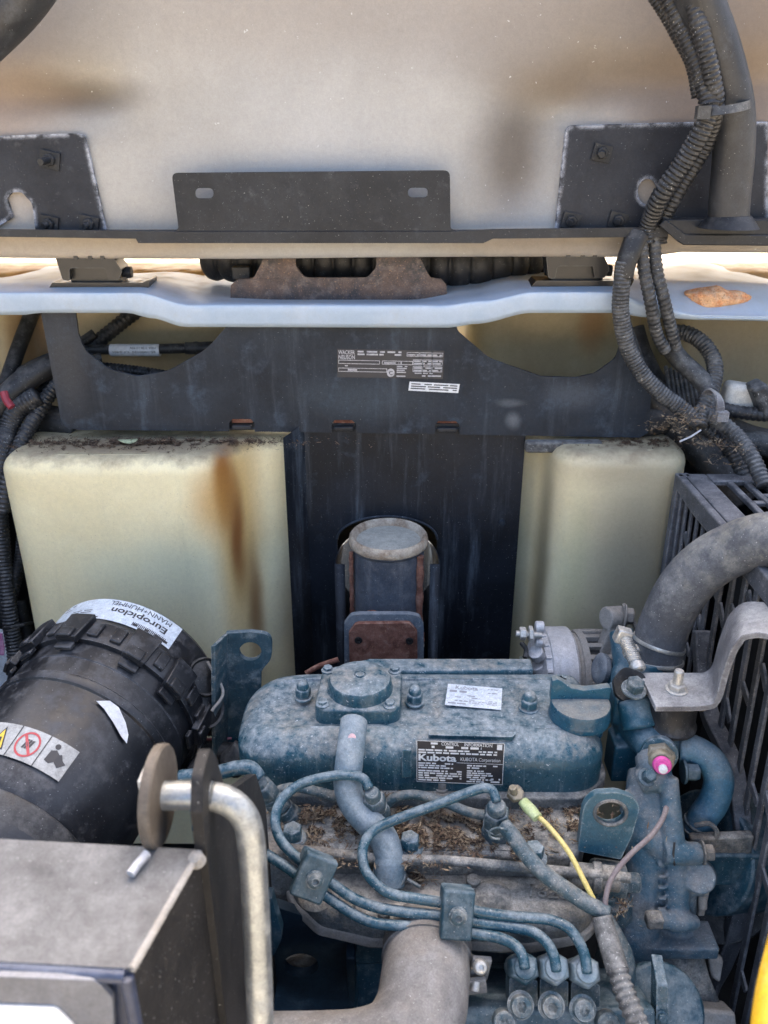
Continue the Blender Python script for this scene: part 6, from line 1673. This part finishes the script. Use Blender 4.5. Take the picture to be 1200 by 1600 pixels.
mb = MB().prism([P(u, v, y=1.20) for u, v in ((-40, 985), (4, 985), (10, 1015), (16, 1060), (22, 1100), (-40, 1100))], (0, 0.004, 0))
mb.mat(1).prism([P(u, v, y=1.198) for u, v in ((-40, 990), (3, 990), (7, 1012), (6, 1024), (-40, 1022))], (0, 0.002, 0))
one(mb, 'printed_tag', [M['paper'], mat('magenta_print', (0.45, 0.10, 0.30), (0.6, 0.35, 0.5), rough=0.5, s1=80, bump=0.0)], 'pale tag with magenta print at the left edge above the air filter', 'tag')
# small conduit and leads between filter and engine
conduit([(300, 1142, 1.20), (330, 1141, 1.20), (362, 1142, 1.20)], 0.009, 'thin ribbed conduit between the air filter and the left lifting plate', pitch=0.0045, m='conduitb')
one(MB().tube(path([(290, 1156, 1.19), (330, 1155, 1.19), (365, 1153, 1.19)]), 0.0022, 8), 'pink_lead', mat('pink_lead', (0.42, 0.16, 0.2), rough=0.5, bump=0.0), 'thin pink lead below the small ribbed conduit', 'wire')
smooth_hose([(290, 1172, 1.18), (330, 1172, 1.18), (370, 1175, 1.18)], 0.013, 'black hose below the pink lead beside the engine')
smooth_hose([(385, 1172, 1.10), (378, 1180, 1.10), (360, 1196, 1.11)], 0.02, 'dark rubber stub at the left end of the engine')
# yellow and mauve wires with their conduit on the right
yw = [(822, 1256, .955), (832, 1268, .945), (858, 1292, .925), (888, 1330, .90), (912, 1375, .882), (932, 1415, .872), (944, 1440, .868)]
wy_ = thing('yellow_wire', P(*yw[0][:2], d=yw[0][2]), 'yellow wire with a pale green terminal sleeve crossing the manifold', 'wire')
build(MB().tube(path(yw), 0.0029, 12), 'wire', M['yellowwire'], wy_)
a1, b1 = P(817, 1252, d=.955), P(840, 1278, d=.935)
build(MB().tube([a1, a1.lerp(b1, .5), b1], 0.0072, 14, flat=0.75, rf=lambda L, t: 0.9 + 0.15*math.sin(math.pi*t)), 'terminal_sleeve', M['lime'], wy_)
mb = MB().hexa(P(804, 1242, d=.96), (0.1, -0.4, 0.8), 0.010, 0.008).cyl(P(803, 1240, d=.955), P(801, 1230, d=.95), 0.0045, n=14)
build(mb, 'terminal_nut', M['brass'], wy_, bevel=0.0006)
one(MB().tube(path([(1041, 1262, .935), (1036, 1278, .92), (1018, 1305, .90), (985, 1335, .885), (958, 1368, .875), (947, 1400, .87), (944, 1440, .868)]), 0.0029, 12), 'mauve_wire', M['mauvewire'], 'dusty mauve wire curving down from the water pump', 'wire')
q = [(940, 1432, .865), (946, 1455, .858), (957, 1490, .845), (966, 1520, .835)]
one(MB().tube(path(q), 0.0105, 18, rf=lambda L, t: 1.0 + 0.10*t), 'wire_sleeve', M['rubberd'], 'dusty taped sleeve where the yellow and mauve wires join', 'sleeve', sharp=None)
conduit([(964, 1512, .836), (974, 1545, .825), (988, 1580, .812), (1004, 1620, .80), (1018, 1660, .79)], 0.0112, 'split ribbed conduit carrying the yellow and mauve wires to the bottom edge', pitch=0.0072, depth=0.17, m='rubberd')
q = [(946, 1435, .90), (962, 1462, .895), (978, 1495, .89), (982, 1530, .89), (970, 1560, .90)]
one(MB().tube(path(q), 0.010, 14, flat=0.6), 'bent_pipe', M['bluegrey'], 'flattened blue-grey pipe beside the taped sleeve', 'pipe', sharp=None)
# yellow bar in the corner
yb_ = [(1640, 1000, .74), (1460, 1170, .68), (1340, 1290, .63), (1276, 1385, .60), (1250, 1445, .585), (1232, 1510, .57), (1220, 1570, .555), (1213, 1640, .54), (1210, 1720, .53)]
one(MB().tube(path(yb_, 0.006, 0.004), 0.0165, 32), 'yellow_bar', M['yellow'], 'yellow painted bar cutting the bottom right corner, out of focus', 'bar', sharp=None)
# orange stone on the white panel
rnd = random.Random(9)
bm = bmesh.new(); bmesh.ops.create_icosphere(bm, subdivisions=4, radius=1.0)
sc_ = P(1120, 476, y=1.262) + Vector((0, 0, 0.004))
mb = MB()
for v in bm.verts:
    p = v.co.copy()
    n_ = 1.0 + 0.22*noise.noise(p*1.6 + Vector((3, 1, 0))) + 0.07*noise.noise(p*6)
    x, yy, z = p.x*n_, p.y*n_, p.z*n_
    taper = 1.0 - 0.40*max(0, x)
    notch = 0.55*math.exp(-((x-0.30)/0.22)**2)*max(0, z)
    mb.v.append(sc_ + Vector((x*0.0500, yy*0.022*taper, (z*taper - notch*0.5)*0.0170 + 0.006)))
for f in bm.faces: mb.f.append(tuple(v.index for v in f.verts)); mb.m.append(0)
bm.free()
one(mb, 'orange_stone', M['stone'], 'rough orange chip of stone lying on the white panel at the right', 'stone', sharp=None)
# ================================================================== CHAFF AND DIRT (nobody could count it)
def chaff(name, spots, label, seed, mats=('straw', 'straw2', 'straw3')):
    rnd = random.Random(seed)
    mb = MB()
    for (c, sx, sy, z, n, ln) in spots:
        c = Vector(c)
        for i in range(int(n*2.6)):
            gx, gy = rnd.gauss(0, 0.5), rnd.gauss(0, 0.5)
            p = Vector((c.x + gx*sx, c.y + gy*sy, z(c.x + gx*sx, c.y + gy*sy) if callable(z) else z))
            if noise.noise(Vector((p.x*70, p.y*70, seed))) < -0.12 + 0.5*rnd.random()*0.4: continue
            p.z += abs(rnd.gauss(0, 0.0026)) * (1 + noise.noise(Vector((p.x*40, p.y*40, 3.0))))
            a = rnd.uniform(0, math.pi*2); l = ln*(rnd.uniform(0.35, 1.3) if rnd.random() < 0.9 else rnd.uniform(1.5, 2.6)); w = l*rnd.uniform(0.10, 0.32)
            d = Vector((math.cos(a), math.sin(a), rnd.gauss(0, 0.35))).normalized()
            s_ = d.cross(Vector((rnd.gauss(0, .5), rnd.gauss(0, .5), 1))).normalized(); k = d.cross(s_)
            mb.mat(rnd.choices((0, 1, 2), (5, 5, 3))[0])
            mb.add([p - d*l/2, p + s_*w/2 + k*w*0.2, p + d*l/2, p - s_*w/2 + k*w*0.2, p + k*w*0.6], [(0, 3, 4), (3, 2, 4), (2, 1, 4), (1, 0, 4)])
    o = build(mb, name, [M[m] for m in mats], sharp=None)
    o['kind'] = 'stuff'; o['label'] = label
    return o
def pd(u, v, z): return P(u, v, z=z)
chaff('chaff', [(pd(470, 1300, .876), .03, .04, .873, 300, .0055), (pd(520, 1278, .876), .055, .035, .873, 1500, .0055), (pd(700, 1300, .876), .085, .032, .873, 2600, .0055), (pd(650, 1290, .876), .06, .03, .873, 900, .006), (pd(880, 1262, .876), .05, .012, .873, 500, .005), (pd(600, 1345, .876), .10, .010, .874, 260, .005), (pd(900, 1290, .876), .06, .022, .873, 500, .0055),
     (pd(610, 1240, .893), .10, .006, .889, 220, .004), (pd(660, 1372, .845), .014, .010, .846, 160, .005), (pd(815, 1320, .876), .03, .02, .873, 300, .005), (pd(975, 1415, .84), .012, .02, .835, 90, .005)],
     'straw-coloured chaff heaped on the cylinder head around the injectors', 4)
chaff('dirt', [((-0.42, 1.222, 1.16), .20, .026, 1.172, 2600, .0042), ((-0.30, 1.228, 1.16), .18, .018, 1.172, 1300, .0045), ((-0.53, 1.22, 1.16), .03, .03, 1.170, 300, .004), ((-0.23, 1.232, 1.16), .05, .012, 1.172, 300, .005), ((-0.38, 1.195, 1.16), .26, .035, 1.172, 260, .003)],
     'dark crumbly dirt and leaf bits along the top of the left tank', 5, ('straw2', 'straw2', 'straw3'))
chaff('dirt', [((0.41, 1.232, 1.16), .07, .02, 1.170, 900, .0045), ((0.36, 1.225, 1.16), .12, .02, 1.170, 120, .003)], 'dark dirt on the shoulder of the right tank under the bracket end', 6, ('straw2', 'straw2', 'straw3'))
def loomz(x, y): return 1.6 - 0.0
sp = []
for (u, v, d, n) in ((1070, 655, 1.205, 160), (1040, 670, 1.25, 160), (1100, 690, 1.24, 160), (1135, 720, 1.26, 90), (1090, 640, 1.20, 70), (1150, 700, 1.20, 60)):
    p = P(u, v, d=d); sp.append((p, .035, .03, p.z, n, .0055))
chaff('chaff', sp, 'pale chaff caught in the knot of conduits at the right', 8, ('straw', 'straw', 'straw2'))
# one dry leaf
c = Vector((-0.395, 1.218, 1.178))
mb = MB()
n = 14
ring = [c + Vector((0.015*math.cos(2*math.pi*i/n), 0.008*math.sin(2*math.pi*i/n), 0.002*math.sin(4*math.pi*i/n + 1))) for i in range(n)]
mb.add([c + Vector((0, 0, 0.002))] + ring, [(0, i+1, (i+1) % n + 1) for i in range(n)])
one(mb, 'dry_leaf', M['leaf'], 'small pale green dry leaf on the dirt of the left tank', 'leaf', solid=0.0004)
bpy.context.view_layer.update()
